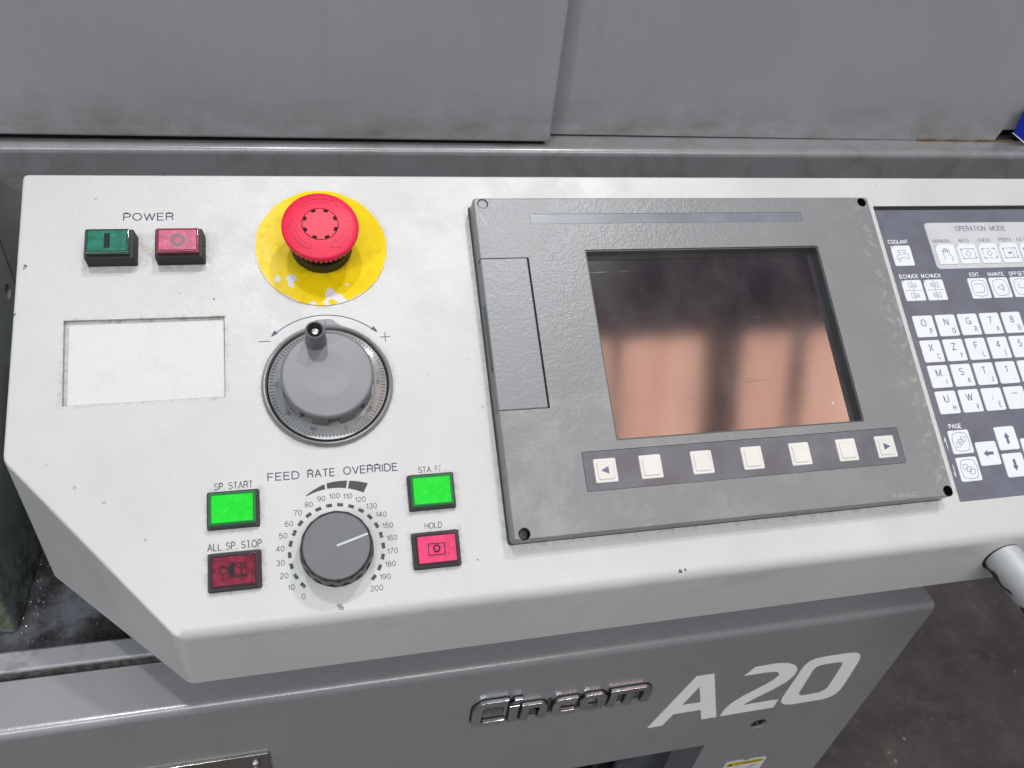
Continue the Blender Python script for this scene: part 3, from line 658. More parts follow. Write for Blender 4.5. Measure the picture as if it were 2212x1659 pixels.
cutA = slab(new(), rec[::1], -2.6, 5); cutB = slab(new(), rrect(379.8, 640, -66.8, 131.6, 1), -1.6, 5)
fy = w2p((0, -1, 0)); ch = [(-128.9, -1), (-52.6, FV)]
dn_ = Vector((-(FV+1)*0+0, 0, 0))
wall_n = Vector((-0.707, -0.707, 0))
obj("console_shell", bm, M['cream'], cs, cuts=[cutA, cutB], axes=((1,0,0),(0,1,0),(0,0,1),tuple(fy),tuple(w2p((0,0,1))),tuple(w2p((-.698,-.716,0)))))
obj("blanking_plate", slab(new(), rounded([(-104.2, 67.0), (-103.2, 23.75), (-29.7, 23.95), (-29.8, 66.9)], 1.2), -2.6, -1.0, .8), M['cream_plain'], cs)
# printed legends
I = M['ink']
text("printed_word", "POWER", -79.8, -54.6, 125.1, 129.9, I, cs, wt=.13)
text("printed_word", "FEED", -10.4, 5.0, -21.3, -17.1, I, cs, wt=.135); text("printed_word", "RATE", 8.8, 22.4, -21.3, -17.0, I, cs, wt=.135); text("printed_word", "OVERRIDE", 26.4, 53.9, -21.1, -16.8, I, cs, wt=.135)
text("printed_word", "SP. START", -35.4, -17.3, -23.7, -20.1, M['ink_chipped'], cs)
text("printed_word", "ALL SP. STOP", -38.7, -13.8, -52.9, -49.2, M['ink_chipped'], cs)
text("printed_word", "STA", 64.1, 70.9, -23.3, -20.0, M['ink_chipped'], cs); text("printed_word", "RT", 71.9, 76.2, -23.3, -20.0, M['ink_worn'], cs)
text("printed_word", "HOLD", 64.9, 73.8, -52.2, -49.0, M['ink_chipped'], cs)
text("percent_sign", "%", 19.8, 22.9, -86.6, -83.5, M['ink_black'], cs)
LB = [(4.6,-78.3),(-.9,-73.4),(-4,-67.7),(-5.5,-61.5),(-5.4,-54.8),(-3.9,-48.7),(-.9,-43.1),(3.4,-38.1),(8.9,-34.5),(15,-32.1),(21.4,-31.3),(27.9,-32),(34,-34.2),(39.3,-37.9),(43.7,-42.6),(46.6,-48.4),(48.2,-54.7),(48.1,-61.1),(46.5,-67.4),(43.5,-73.2),(39.1,-78.2)]
for i, (x, y) in enumerate(LB): ctext("printed_number", str(i*10), x, y, 2.75, I, cs, k=1.0, wt=.115)
for i in range(20):
    a = math.radians(221.5-263*i/19); cx, cy = 21.3+22.4*math.cos(a), -58.2+22.4*math.sin(a); tx, ty = -math.sin(a), math.cos(a); rx, ry = math.cos(a), math.sin(a)
    q = [(cx+s*1.45*tx+t*.85*rx, cy+s*1.45*ty+t*.85*ry) for s, t in ((-1,-1),(1,-1),(1,1),(-1,1))]
    obj("scale_tick", poly(new(), q, 0, .03), M['ink_chipped'], cs, smooth=False)
def arcseg(cx, cy, a0, a1, r0a, r0b, r1a, r1b, n=10):
    o = [(cx+(r1a+(r1b-r1a)*k/n)*math.cos(math.radians(a0+(a1-a0)*k/n)), cy+(r1a+(r1b-r1a)*k/n)*math.sin(math.radians(a0+(a1-a0)*k/n))) for k in range(n+1)]
    i = [(cx+(r0a+(r0b-r0a)*k/n)*math.cos(math.radians(a0+(a1-a0)*k/n)), cy+(r0a+(r0b-r0a)*k/n)*math.sin(math.radians(a0+(a1-a0)*k/n))) for k in range(n+1)]
    return o+i[::-1]
for a0, a1, w0, w1 in ((115.5, 97.6, .5, 2.6), (95.9, 78.8, 2.8, 3.9), (77.0, 62.0, 4.0, 5.2)):
    obj("scale_arc", poly(new(), arcseg(21.3, -58.2, a0, a1, 30.9, 30.9, 30.9+w0, 30.9+w1), 0, .03), M['ink_black'], cs, smooth=False)
# direction arrow round the handwheel
ac = [(21.3+38.6*math.cos(math.radians(a)), 28.3+38.6*math.sin(math.radians(a))) for a in range(134, 45, -4)]
obj("direction_arc", ribbon(new(), ac, .55), I, cs, smooth=False)
obj("arrow_head", poly(new(), [(-6.6, 55.5), (-4.6, 59.2), (-2.9, 57.3)], .04), I, cs, smooth=False)
obj("arrow_head", poly(new(), [(49.2, 55.7), (45.2, 57.8), (47.0, 59.5)], .04), I, cs, smooth=False)
obj("minus_sign", ribbon(new(), [(-12.8, 53.15), (-6.9, 53.1)], .45), I, cs, smooth=False)
obj("plus_sign", ribbon(new(), [(50.0, 53.0), (55.5, 52.9)], .45), I, cs, smooth=False); obj("plus_sign", ribbon(new(), [(52.75, 55.9), (52.75, 50.1)], .45, .035), I, cs, smooth=False)
# handle bar on the console's front wall
hb = thing("grab_handle", (412, -75.9, -66.5), "silver painted tubular grab handle on the front wall of the cream panel", "handle", panel=False)
path = [(0, 2, 0), (0, -6, 0), (0, -20, -.5), (0, -30, -1)]+[(34-34*math.cos(a), -30-34*math.sin(a), -1-1.2*a) for a in [math.pi/2*k/12 for k in range(1, 13)]]+[(60, -64, -3), (170, -64, -4)]
obj("handle_tube", tube(new(), path, 11.0, 36), M['silver'], hb)
obj("black_gasket", (lambda b: ([setattr(v, 'co', Vector((v.co.x-.6, -.9-v.co.z, v.co.y-.3))) for v in b.verts], b)[1])(lathe(new(), [(11.6, -.8), (11.6, -.1), (10.5, .1)], n=36)), M['black'], hb)
bm = new(); rs = []
for i in range(16):                # oil run along the lower left of the tube
    y = -1-i*2.6; a0 = math.radians(196+8*math.sin(i*1.3)); a1 = math.radians(232-4*math.sin(i*.9)-i*1.2); r = 11.12
    rs.append([(r*math.cos(a0+(a1-a0)*k/4), y, -.03*i+r*math.sin(a0+(a1-a0)*k/4)) for k in range(5)])
vs = [[bm.verts.new(p) for p in r] for r in rs]
for a, b in zip(vs, vs[1:]):
    for k in range(4): bm.faces.new((a[k], a[k+1], b[k+1], b[k]))
obj("oil_run", bm, M['oil'], hb)

# ================================================================== PUSH BUTTONS
def sym_bar(p, z): obj("bar_symbol", poly(new(), rrect(-1.4, 1.3, -4.2, 4.2, .1), z), M['symbol'], p, smooth=False)
def sym_ring(p, z):
    c = [(3.6*math.cos(2*math.pi*k/32), 3.6*math.sin(2*math.pi*k/32)) for k in range(32)]; i = [(1.9*math.cos(2*math.pi*k/32), 1.9*math.sin(2*math.pi*k/32)) for k in range(32)][::-1]
    obj("ring_symbol", poly(new(), c, z, .03, (i,)), M['symbol_grey'], p, smooth=False)
def sym_hold(p, z):
    obj("frame_symbol", ribbon(new(), rrect(-4.2, 3.8, -3.0, 2.6, .1, 1), .45, z, closed=True), M['symbol'], p, smooth=False)
    obj("ring_symbol", ribbon(new(), [(-.2+1.5*math.cos(a), .1+1.6*math.sin(a)) for a in [2*math.pi*k/20 for k in range(20)]], .8, z+.01, closed=True), M['symbol'], p, smooth=False)
def sym_spindle(p, z):
    obj("ring_symbol", ribbon(new(), [(-4.6+1.75*math.cos(a), .3+1.75*math.sin(a)) for a in [2*math.pi*k/20 for k in range(20)]], .6, z, closed=True), M['symbol'], p, smooth=False)
    obj("spindle_symbol", poly(new(), [(-2.4, -1.2), (-1.4, -1.8), (-1.2, -3.2), (.2, -3.2), (.2, 3.8), (-1.2, 3.8), (-1.4, 2.4), (-2.4, 1.6)], z+.01), M['symbol'], p, smooth=False)
    obj("chuck_symbol", ribbon(new(), [(5.2, 2.9), (3.2, 2.6), (2.8, 3.4), (.8, 3.0)], .55, z+.02), M['symbol'], p, smooth=False)
    obj("chuck_symbol", ribbon(new(), [(4.0, 2.4), (3.2, 1.2), (3.8, .2), (3.2, -1.0), (4.0, -2.0)], .5, z+.03), M['symbol'], p, smooth=False)
    obj("chuck_symbol", ribbon(new(), [(5.2, -2.8), (3.2, -2.5), (2.8, -3.0), (.8, -2.6)], .55, z+.02), M['symbol'], p, smooth=False)
def button(cx, cy, w_, h_, hb_, hl, label, plate, side, sym, group, taper=0, hood=False):
    t = thing("push_button", (cx, cy, 0), label, "push button", group)
    obj("housing", slab(new(), rrect(-w_/2, w_/2, -h_/2, h_/2, 1.1, 4), -2, hb_, .35, 2, draft=taper), M['black'], t)
    iw, ih = w_/2-taper-1.3, h_/2-taper-1.3
    L = obj("lens", slab(new(), rrect(-iw, iw, -ih, ih, .7, 4), hb_-1, hl, .55, 4), M[side], t)
    f = obj("face_plate", slab(new(), rrect(-iw+1.25, iw-1.25, -ih+1.25, ih-1.25, .3, 3), hl-.5, hl+.04, .04, 1), M[plate], t)
    if sym: sym(t, hl+.12)
    return t
GP, GO = "rectangular push buttons on the cream panel", None
button(-83.9, 107.0, 24.2, 17.4, 8.6, 11.9, "dark green power button with a black bar, left one under POWER", 'lens_teal', 'side_green', sym_bar, GP, .5)
button(-50.4, 107.0, 24.2, 17.4, 8.6, 11.9, "faded pink power button with a grey ring, right one under POWER", 'lens_pink', 'side_red', sym_ring, GP, .5)
button(-26.4, -33.9, 24.4, 18.6, 2.4, 5.6, "bright lit green button under the words SP. START", 'lens_lit', 'side_litgreen', None, GP, .2)
button(-26.2, -63.2, 24.4, 18.4, 2.4, 5.2, "dark crimson unlit button with a spindle symbol under ALL SP. STOP", 'lens_dim', 'side_dark', sym_spindle, GP, .2)
button(69.8, -33.6, 24.2, 18.8, 2.4, 5.6, "bright lit green button below the worn word START, above the HOLD button", 'lens_lit', 'side_litgreen', None, GP, .2)
button(69.6, -62.9, 24.2, 18.4, 2.4, 5.2, "bright rose button with a framed ring symbol under HOLD", 'lens_rose', 'side_dark', sym_hold, GP, .2)

# ================================================================== EMERGENCY STOP
es = thing("emergency_stop", (22.0, 107.75, 0), "red mushroom emergency stop button on a worn yellow disc", "emergency stop")
obj("yellow_disc", lathe(new(), [(35.4, .02), (35.4, .6), (35.3, .7), (10, .72)], n=128), M['yellow'], es)
kn = lambda r, z, a: (.28 if math.sin(a*56) > 0 else 0) if 1.0 < z < 7.4 and r > 15 else 0
obj("collar", lathe(new(), [(16.2, .7), (16.3, .9), (16.3, 1.1), (16.1, 7.3), (16.0, 8.3), (15.4, 8.9), (12.5, 9.0)], n=336, fn=kn), M['black'], es)
obj("stem", lathe(new(), [(12.4, 8.6), (12.2, 14), (14.5, 17.2), (15.5, 19)], n=72), M['black_rim'], es)
rb = lambda r, z, a: (-.0 if math.sin(a*46) > -.25 else -1.15) if 17.2 < z < 21.4 and r > 17 else 0
obj("cap", lathe(new(), [(14, 17.6), (18.0, 17.25), (18.8, 17.5), (19.2, 18.4), (19.75, 21.3), (19.85, 21.5), (19.9, 22.5), (19.6, 23.2), (18.7, 23.8), (16.5, 24.4), (13, 25.0), (9.45, 25.35), (9.3, 24.4), (3, 24.3)], n=368, fn=rb), M['stop_red'], es)
cp = []
for k in range(8):
    a = math.radians(22.5+45*k); h = math.radians(8.2)
    for s in range(7): b = a-math.radians(22.5)+(math.radians(45)-2*h)*s/6/1+h-math.radians(0); b = (a-math.radians(45)+h)+(math.radians(45)-2*h)*s/6; cp.append((9.05*math.cos(b), 9.05*math.sin(b)))
    for b, r in ((a-h*.95, 7.55), (a+h*.95, 7.55)): cp.append((r*math.cos(b), r*math.sin(b)))
obj("release_disc", slab(new(), cp, 24.2, 25.45, .18, 2), M['stop_red_center'], es)
obj("notch_shade", lathe(new(), [(9.35, 24.3), (9.35, 24.62), (3, 24.62)], n=48), M['dark_gap'], es)  # black disc stands in for the shadow inside the notches
def cap_h(r): return 25.0+(13-r)*.1 if r < 13 else 25.0-(r-13)/3.5*.5
for k, a0 in enumerate((118, -2, 238)):   # three curved arrows round the cap
    pts = []
    span = 62
    for s in range(13): a = math.radians(a0+10-span*s/12); pts.append((15.3*math.cos(a), 15.3*math.sin(a)))
    a = math.radians(a0+10-span); pts += [(16.9*math.cos(a), 16.9*math.sin(a)), (14.2*math.cos(a-.33), 14.2*math.sin(a-.33)), (11.6*math.cos(a), 11.6*math.sin(a))]
    for s in range(12, -1, -1): a = math.radians(a0+10-span*s/12); pts.append((13.2*math.cos(a), 13.2*math.sin(a)))
    bm = ribbon(new(), pts, .2, 0, .05, closed=True)
    for v in bm.verts: r = math.hypot(v.co.x, v.co.y); v.co.z += cap_h(r)+.01
    obj("engraved_arrow", bm, M['stop_groove'], es)

# ================================================================== HANDWHEEL
hw = thing("handwheel", (21.5, 27.4, 0), "grey pulse handwheel with crank knob and graduated dial below the emergency stop", "handwheel")
obj("base_ring", lathe(new(), [(33.5, 0), (33.5, 1.2), (33.0, 2.2), (32.2, 2.9), (31.6, 2.8), (31.0, 2.0), (30.9, .15)], n=128), M['wheel_ring'], hw)
tab = rounded([(-8.5, 30.5), (-5.0, 36.1), (3.6, 36.3), (6.2, 33.6), (9.5, 31.2)], [0, 1, 1.5, 2, 0], 3)
obj("pointer_tab", slab(new(), tab, .1, 2.2, .4), M['wheel'], hw); obj("index_line", ribbon(new(), [(0, 32.2), (0, 35.4)], .28, 2.92), M['ink_black'], hw, smooth=False)
obj("dial_gap", lathe(new(), [(30.95, .1), (30.95, .3), (29.8, .3)], n=96), M['dark_gap'], hw)
obj("dial", lathe(new(), [(30.1, .3), (30.1, 1.7), (29.9, 2.0), (24, 3.2), (22.0, 3.3)], n=128), M['wheel_dial'], hw)
def dial_z(r): return 2.0+(30.2-r)/6.2*1.2
bm = new()
for i in range(100):
    a = math.radians(-73+i*3.6); r0 = 27.6 if i % 10 else 26.6
    for ww in (0.19,):
        c0, c1 = Vector((math.cos(a), math.sin(a))), Vector((-math.sin(a), math.cos(a)))
        q = [c0*r0-c1*ww, c0*29.4-c1*ww, c0*29.4+c1*ww, c0*r0+c1*ww]
        loft(bm, [[(p.x, p.y, dial_z(p.length)-.05) for p in q], [(p.x, p.y, dial_z(p.length)+.05) for p in q]])
obj("dial_graduation", bm, M['ink_black'], hw, smooth=False)
for i in range(10):
    a = math.radians(-73+i*36); r = 25.2; cx, cy = r*math.cos(a), r*math.sin(a); s = str(i*10); h = 2.2; wd = h*.72*len(s)
    obj("dial_number", text_bm(s, cx-wd/2, cx+wd/2, cy-h/2, cy+h/2, dial_z(r)+.12, .03, ang=a-math.pi/2), M['ink_black'], hw, smooth=False)
def grip(r, z, a):
    if not 3.0 < z < 14.5 or r < 20: return 0
    d = ((math.degrees(a)+85+18) % 36)-18
    return -1.7 if abs(d) < 7.6 else 0
obj("wheel_cap", lathe(new(), [(23.3, 2.6), (23.3, 2.95), (23.25, 3.1), (23.0, 14.2), (22.95, 14.6), (22.9, 16.6), (22.65, 17.35), (22.1, 17.8), (21.4, 17.95), (12, 18.0), (4, 17.8)], n=360, fn=grip), M['wheel'], hw)
kb = obj("crank_knob", lathe(new(), [(5.3, 17.6), (5.35, 18.4), (5.2, 19.5), (4.85, 31.4), (4.6, 32.2), (4.1, 32.6), (3.75, 32.3), (3.6, 29.5), (3.5, 28.2)], -4.8, 18.0, 64), M['wheel'], hw)
obj("knob_bore", lathe(new(), [(3.74, 32.0), (3.55, 28.6), (1.2, 28.5)], -4.8, 18.0, 40, cap0=False), M['dark_gap'], hw)
bm = new(); lathe(bm, [(1.95, 28.6), (1.95, 29.4), (1.5, 30.0), (.5, 30.2)], -4.8, 18.0, 32)
cr = []
for dx, dy in ((1.25, .24), (.24, 1.25)): cr.append(slab(new(), [(-4.8-dx, 18-dy), (-4.8+dx, 18-dy), (-4.8+dx, 18+dy), (-4.8-dx, 18+dy)], 29.3, 31))
obj("cross_head_screw", bm, M['screw'], hw, cuts=cr)

# ================================================================== FEED KNOB
fk = thing("rotary_knob", (21.3, -58.1, 0), "dark grey fluted rotary knob inside the 0 to 200 feed rate scale", "knob")
fl = lambda r, z, a: (.42*math.cos(16*a) - .42)*(1 if z < 15 else .3) if r > 15 and 1.5 < z < 16.6 else 0
obj("knob_body", lathe(new(), [(17.6, .1), (17.7, 1.2), (17.7, 1.6), (17.3, 9), (17.0, 14.5), (16.8, 15.8), (16.4, 17.0), (15.7, 17.5), (15.2, 17.3)], n=256, fn=fl), M['knob_side'], fk)
obj("knob_disc", lathe(new(), [(15.45, 17.0), (15.45, 17.5), (15.2, 17.65), (5, 17.65)], n=96), M['knob_top'], fk)
a = math.radians(16.2); c0, c1 = Vector((math.cos(a), math.sin(a))), Vector((-math.sin(a), math.cos(a)))
obj("pointer_line", poly(new(), [tuple(c0*s+c1*t) for s, t in ((.1, -.5), (15.3, -.5), (15.3, .5), (.1, .5))], 17.66, .05), M['line_white'], fk, smooth=False)

# ================================================================== DISPLAY UNIT
UX, UY, UH_, FT = 107.1, 131.5, 195.8, 12.0
du = thing("display_unit", (UX, UY, 0), "grey plastic display unit with dark screen and a row of seven soft keys", "display")
def U(x, y): return x-UX, y-UY
body = slab(new(), rounded([(0, -UH_), (260, -UH_), (260, 0), (0, 0)], 2.6, 5), .4, FT, 1.0, 4, draft=.3)
def ubox(x0, x1, y0, y1, z0, z1=20, r=.5): a = U(x0, y0); b = U(x1, y1); return slab(new(), rrect(a[0], b[0], a[1], b[1], r, 3), z0, z1)
SC = [(x, y) for x, y in ((113.0, 127.3), (361.6, 127.3), (363.3, -60.9), (113.0, -60.9))]
cuts = [ubox(169.5, 321.3, -16.7, 96.9, 2, 20, 1), ubox(90, 135.6, 3.6, 92.8, FT-5, 20, .2), ubox(149.0, 341.4, -42.8, -21.5, FT-.35, 20, .8), ubox(139.7, 315.6, 113.9, 120.5, FT-.35, 20, .3)]
cuts += [lathe(new(), [(3.15, 4), (3.15, 20)], *U(x, y), 32) for x, y in SC]
obj("unit_frame", body, M['unit'], du, cuts=cuts)
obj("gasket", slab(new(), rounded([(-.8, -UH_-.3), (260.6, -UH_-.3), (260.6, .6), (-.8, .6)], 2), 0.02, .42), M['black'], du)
x, y = U(172, -19)
# dark liner of the screen opening
ln = slab(new(), rrect(62.6, 214.0, -148.0, -34.8, .8, 3), 2.2, FT-.6); 
obj("screen_liner", ln, M['bezel'], du, cuts=[slab(new(), rrect(63.3, 213.3, -147.3, -35.5, .8, 3), 0, 20)])
obj("screen", slab(new(), rrect(63.0, 213.6, -147.6, -35.2, .5, 2), 3, 6), M['glass'], du)
cd = obj("slot_cover", slab(new(), rounded([(.55, -127.5), (27.6, -127.5), (27.6, -38.9), (.55, -38.9)], .9), 7.2, FT-.1, .6), M['unit_door'], du)
obj("slot_gap", slab(new(), rrect(1, 28.4, -127.8, -38.8, .2, 2), 7.02, 7.1), M['dark_gap'], du)
sd = obj("slot_cover_side", slab(new(), [(.15, -127.4), (.55, -127.4), (.55, -39.0), (.15, -39.0)], 1.2, 7), M['unit_door'], du)
obj("cover_thumb_notch", slab(new(), [(.0, -104), (.6, -102), (.6, -68), (.0, -66)], 6.2, 9.4), M['bezel'], du)
obj("softkey_strip", ubox(149.2, 341.2, -42.6, -21.7, FT-.34, FT-.12, .7), M['softstrip'], du)
for ys in (-21.55, -42.75): obj("strip_edge_line", ribbon(new(), [(*U(149.2, ys),), (*U(341.2, ys),)], .38, FT-.13, .1), M['dark_gap'], du, smooth=False)
obj("strip_edge_line", ribbon(new(), [(*U(149.15, -22.0),), (*U(149.15, -42.4),)], .3, FT-.12, .1), M['dark_gap'], du, smooth=False)
obj("name_strip", ubox(139.9, 315.4, 114.1, 120.3, FT-.34, FT-.1, .2), M['gloss_grey'], du)
for i, x in enumerate((160.8, 186.3, 216.0, 246.1, 275.6, 305.4, 330.8)):
    cx, cy = U(x, -32.35); zt = FT-.12
    k = obj("soft_key", slab(new(), rrect(cx-6.3, cx+6.3, cy-6.5, cy+6.5, .9, 4), zt, zt+.55, .5, 3), M['softkey'], du)
    p = obj("key_pad", slab(new(), rrect(cx-4.7, cx+4.7, cy-4.9, cy+4.9, .9, 4), zt+.5, zt+1.05, .45, 3), M['softkey'], k)
    if i in (0, 6):
        s = -1 if i == 0 else 1
        obj("arrow_print", poly(new(), [(cx-s*1.7-.2, cy-2.1), (cx+s*2.7-.2, cy), (cx-s*1.7-.2, cy+2.1)], zt+1.06), M['ink_key'], k, smooth=False)
obj("raised_lettering", text_bm("FANUC", *U(326.8, 0)[:1], U(343.2, 0)[0], U(0, -62.2)[1], U(0, -59.6)[1], FT, .03, bold=.1), simple("raised_letter_grey", (.30, .30, .31), .35), du, smooth=False)
for i, (x, y) in enumerate(SC):
    cx, cy = U(x, y)
    if i == 0: obj("hole_plug", lathe(new(), [(2.75, 4.2), (2.75, 11.3), (2.4, 11.6), (1, 11.6)], cx, cy, 32), M['unit_door'], du)
    else: obj("hole_lining", lathe(new(), [(3.13, 4.1), (3.13, FT-.25), (2.95, FT-.25), (2.9, 6), (1, 6)], cx, cy, 32), M['black_rim'], du)
    if i == 3: obj("cap_screw", lathe(new(), [(2.3, 6), (2.3, 8.3), (2.0, 8.7), (1.3, 8.7), (1.2, 7.2)], cx, cy, 24), M['oil'], du)

# ================================================================== KEYBOARD
KX, KY = 380.2, -66.6
kbd = thing("membrane_keyboard", (KX, KY, -1.5), "purple-grey membrane keyboard with white keys at the right of the panel", "keyboard")
def K(x, y): return x-KX, y-KY
obj("membrane", slab(new(), rrect(0, 255, 0, 195.7, .6, 2), 0.05, .4, .1, 1), M['membrane'], kbd)
KZ = .4
obj("gap_shade_strip", slab(new(), [(-.2, 195.6), (255, 195.6), (255, 198.1), (-.2, 198.1)], -.02, .35), M['dark_gap'], kbd)  # dark strip paints the shadow in the gap above the membrane
a = K(415.8, 84.9); b = K(520, 119.1)
obj("mode_field", slab(new(), rrect(a[0], b[0], a[1], b[1], 3, 6), KZ, KZ+.06), M['membrane_light'], kbd)
def mtext(s, x0, x1, y0, y1, mat='ink_white', nm="printed_word", **k): return text(nm, s, *[K(x0, 0)[0], K(x1, 0)[0], K(0, y0)[1], K(0, y1)[1]], M[mat], kbd, KZ+.07, **k)
mtext("OPERATION", 439.4, 463.8, 112.5, 116.4, 'ink_key'); mtext("MODE", 467.3, 480.2, 112.5, 116.4, 'ink_key')
for s, x0, x1 in (("MANUAL", 418.8, 432.7), ("AUTO", 438.7, 447.2), ("CHECK", 454.6, 464.6), ("PREPA.", 471.2, 482.6), ("SET", 486.2, 493.5)): mtext(s, x0, x1, 104.1, 106.9, 'ink_key')
mtext("COOLANT", 384.1, 399.4, 103.9, 106.8, bold=.03); mtext("B.CHUCK", 384.9, 399.1, 78.7, 81.7, bold=.03); mtext("M.CHUCK", 401.5, 416.5, 78.7, 81.7, bold=.03)
mtext("EDIT", 438.9, 446.3, 78.8, 81.6, bold=.03); mtext("MAINTE.", 453.5, 467.0, 78.6, 81.5, bold=.03); mtext("OFFSET", 470.4, 483.6, 78.6, 81.5, bold=.03); mtext("PAGE", 388.4, 397.4, -22.5, -19.5, bold=.03)
KH = KZ+.62
def key(x, y, corner=False, w_=7.45, dark=False):
    cx, cy = K(x, y)
    pts = rrect(cx-w_, cx+w_, cy-w_, cy+w_, 1.3, 4)
    if corner: pts = [p for p in pts if not (p[0] < cx-w_+1.4 and p[1] > cy+w_-1.4)]; i = max(range(len(pts)), key=lambda i: (pts[i][1] > cy+w_-.01, -pts[i][0])); pts = rounded([(cx-w_, cy-w_), (cx+w_, cy-w_), (cx+w_, cy+w_), (cx-w_+3.0, cy+w_), (cx-w_, cy+w_-3.0)], [1.3, 1.3, 1.3, .3, .3], 4)
    k = obj("key", slab(new(), pts, KZ, KH, .4, 3), M['key_white'], kbd)
    if corner: obj("key_corner", poly(new(), [(cx-w_+.2, cy+w_-3.2), (cx-w_+3.2, cy+w_-.2), (cx-w_+.3, cy+w_-.3)], KZ+.07, .2), M['membrane_light'], k, smooth=False)
    return k, cx, cy
def rib(k, pts, wd=.32, closed=False, dz=0): obj("printed_line", ribbon(new(), pts, wd, KH+.01+dz, closed=closed), M['ink_key'], k, smooth=False)
rows = [[("O","P"),("N","Q"),("G","R"),("7","A"),("8","B")], [("X","C"),("Z","Y"),("F","L"),("4","["),("5","]")], [("M","I"),("S","K"),("T","J"),("1",","),("2",None)], [("U","H"),("W","V"),(";","E"),("-",None),("0",None)]]
for j, row in enumerate(rows):
    for i, (a, b) in enumerate(row):
        k, cx, cy = key(392.5+i*16.92, 44.9-j*16.9)
        wk = .85
        if a == '-': obj("printed_line", ribbon(new(), [(cx-2, cy+2.9), (cx+2, cy+2.9)], .5, KH+.01), M['ink_key'], k, smooth=False)
        elif a == ';': ctext("key_letter", a, cx-.5, cy+2.2, 3.9, M['ink_key'], k, KH+.01, k=1)
        else: ctext("key_letter", a, cx-.4, cy+2.3, 4.9, M['ink_key'], k, KH+.01, k=.92)
        if b == ',': ctext("key_letter", b, cx+3.6, cy-3.6, 2.6, M['ink_key'], k, KH+.01, k=1.3, wt=.2)
        elif b: ctext("key_letter", b, cx+3.7, cy-3.6, 3.7, M['ink_key'], k, KH+.01, k=.72)
def crt(k, cx, cy, s=1):
    q = []
    for x0, y0, x1, y1, bx, by in ((-4.7, -5, 4.7, -5, 0, -.9), (4.9, -4.6, 4.9, 4.6, .9, 0), (4.7, 5, -4.7, 5, 0, .9), (-4.9, 4.6, -4.9, -4.6, -.9, 0)):
        for t in (0, .25, .5, .75, 1): f = 4*t*(1-t); q.append((cx+x0+(x1-x0)*t+bx*f, cy+y0+(y1-y0)*t+by*f))
    rib(k, q, .3, True)
# coolant tap
k, cx, cy = key(391.9, 95.0, True)
rib(k, [(cx-4.6, cy-2.6), (cx-4.6, cy-.6), (cx-3.4, cy+.6), (cx-1.4, cy+.7), (cx-1.2, cy+2.4), (cx-2.6, cy+2.5), (cx-2.6, cy+3.8), (cx+2.6, cy+3.8), (cx+2.6, cy+2.5), (cx+1.2, cy+2.4), (cx+1.4, cy+1.0), (cx+4, cy+1.6), (cx+4.2, cy-2.4), (cx+1.4, cy-1.6), (cx-2.2, cy-1.6), (cx-2.2, cy-2.7)], .3, True)
for d in (-4.2, -3.4, -2.6): rib(k, [(cx+d, cy-3.2), (cx+d, cy-4.5)], .22)
def chuck(k, cx, cy, s):
    for f in (3.6, -3.6):
        rib(k, [(cx-2.8*s, cy+f+1.6), (cx-1.8*s, cy+f+1.6), (cx-1.4*s, cy+f+1.0), (cx+2.8*s, cy+f+1.0), (cx+2.8*s, cy+f+.1), (cx-1.2*s, cy+f+.1), (cx-1.2*s, cy+f-.6), (cx+2.8*s, cy+f-.6), (cx+2.8*s, cy+f-1.3), (cx-1.6*s, cy+f-1.3), (cx-2.0*s, cy+f-1.9), (cx-2.8*s, cy+f-1.9)], .24, True)
        rib(k, [(cx-.3, cy+f+1.4), (cx-.3, cy+f+3.0)], .4, dz=.01); rib(k, [(cx-.1, cy+f-3.0), (cx-.1, cy+f-1.7)], .4, dz=.01)
    rib(k, [(cx-6.3, cy), (cx+6.3, cy)], .22, dz=.02)
k, cx, cy = key(392.3, 70.0, True); chuck(k, cx, cy, 1)
k, cx, cy = key(408.9, 69.9, True); chuck(k, cx, cy, -1)
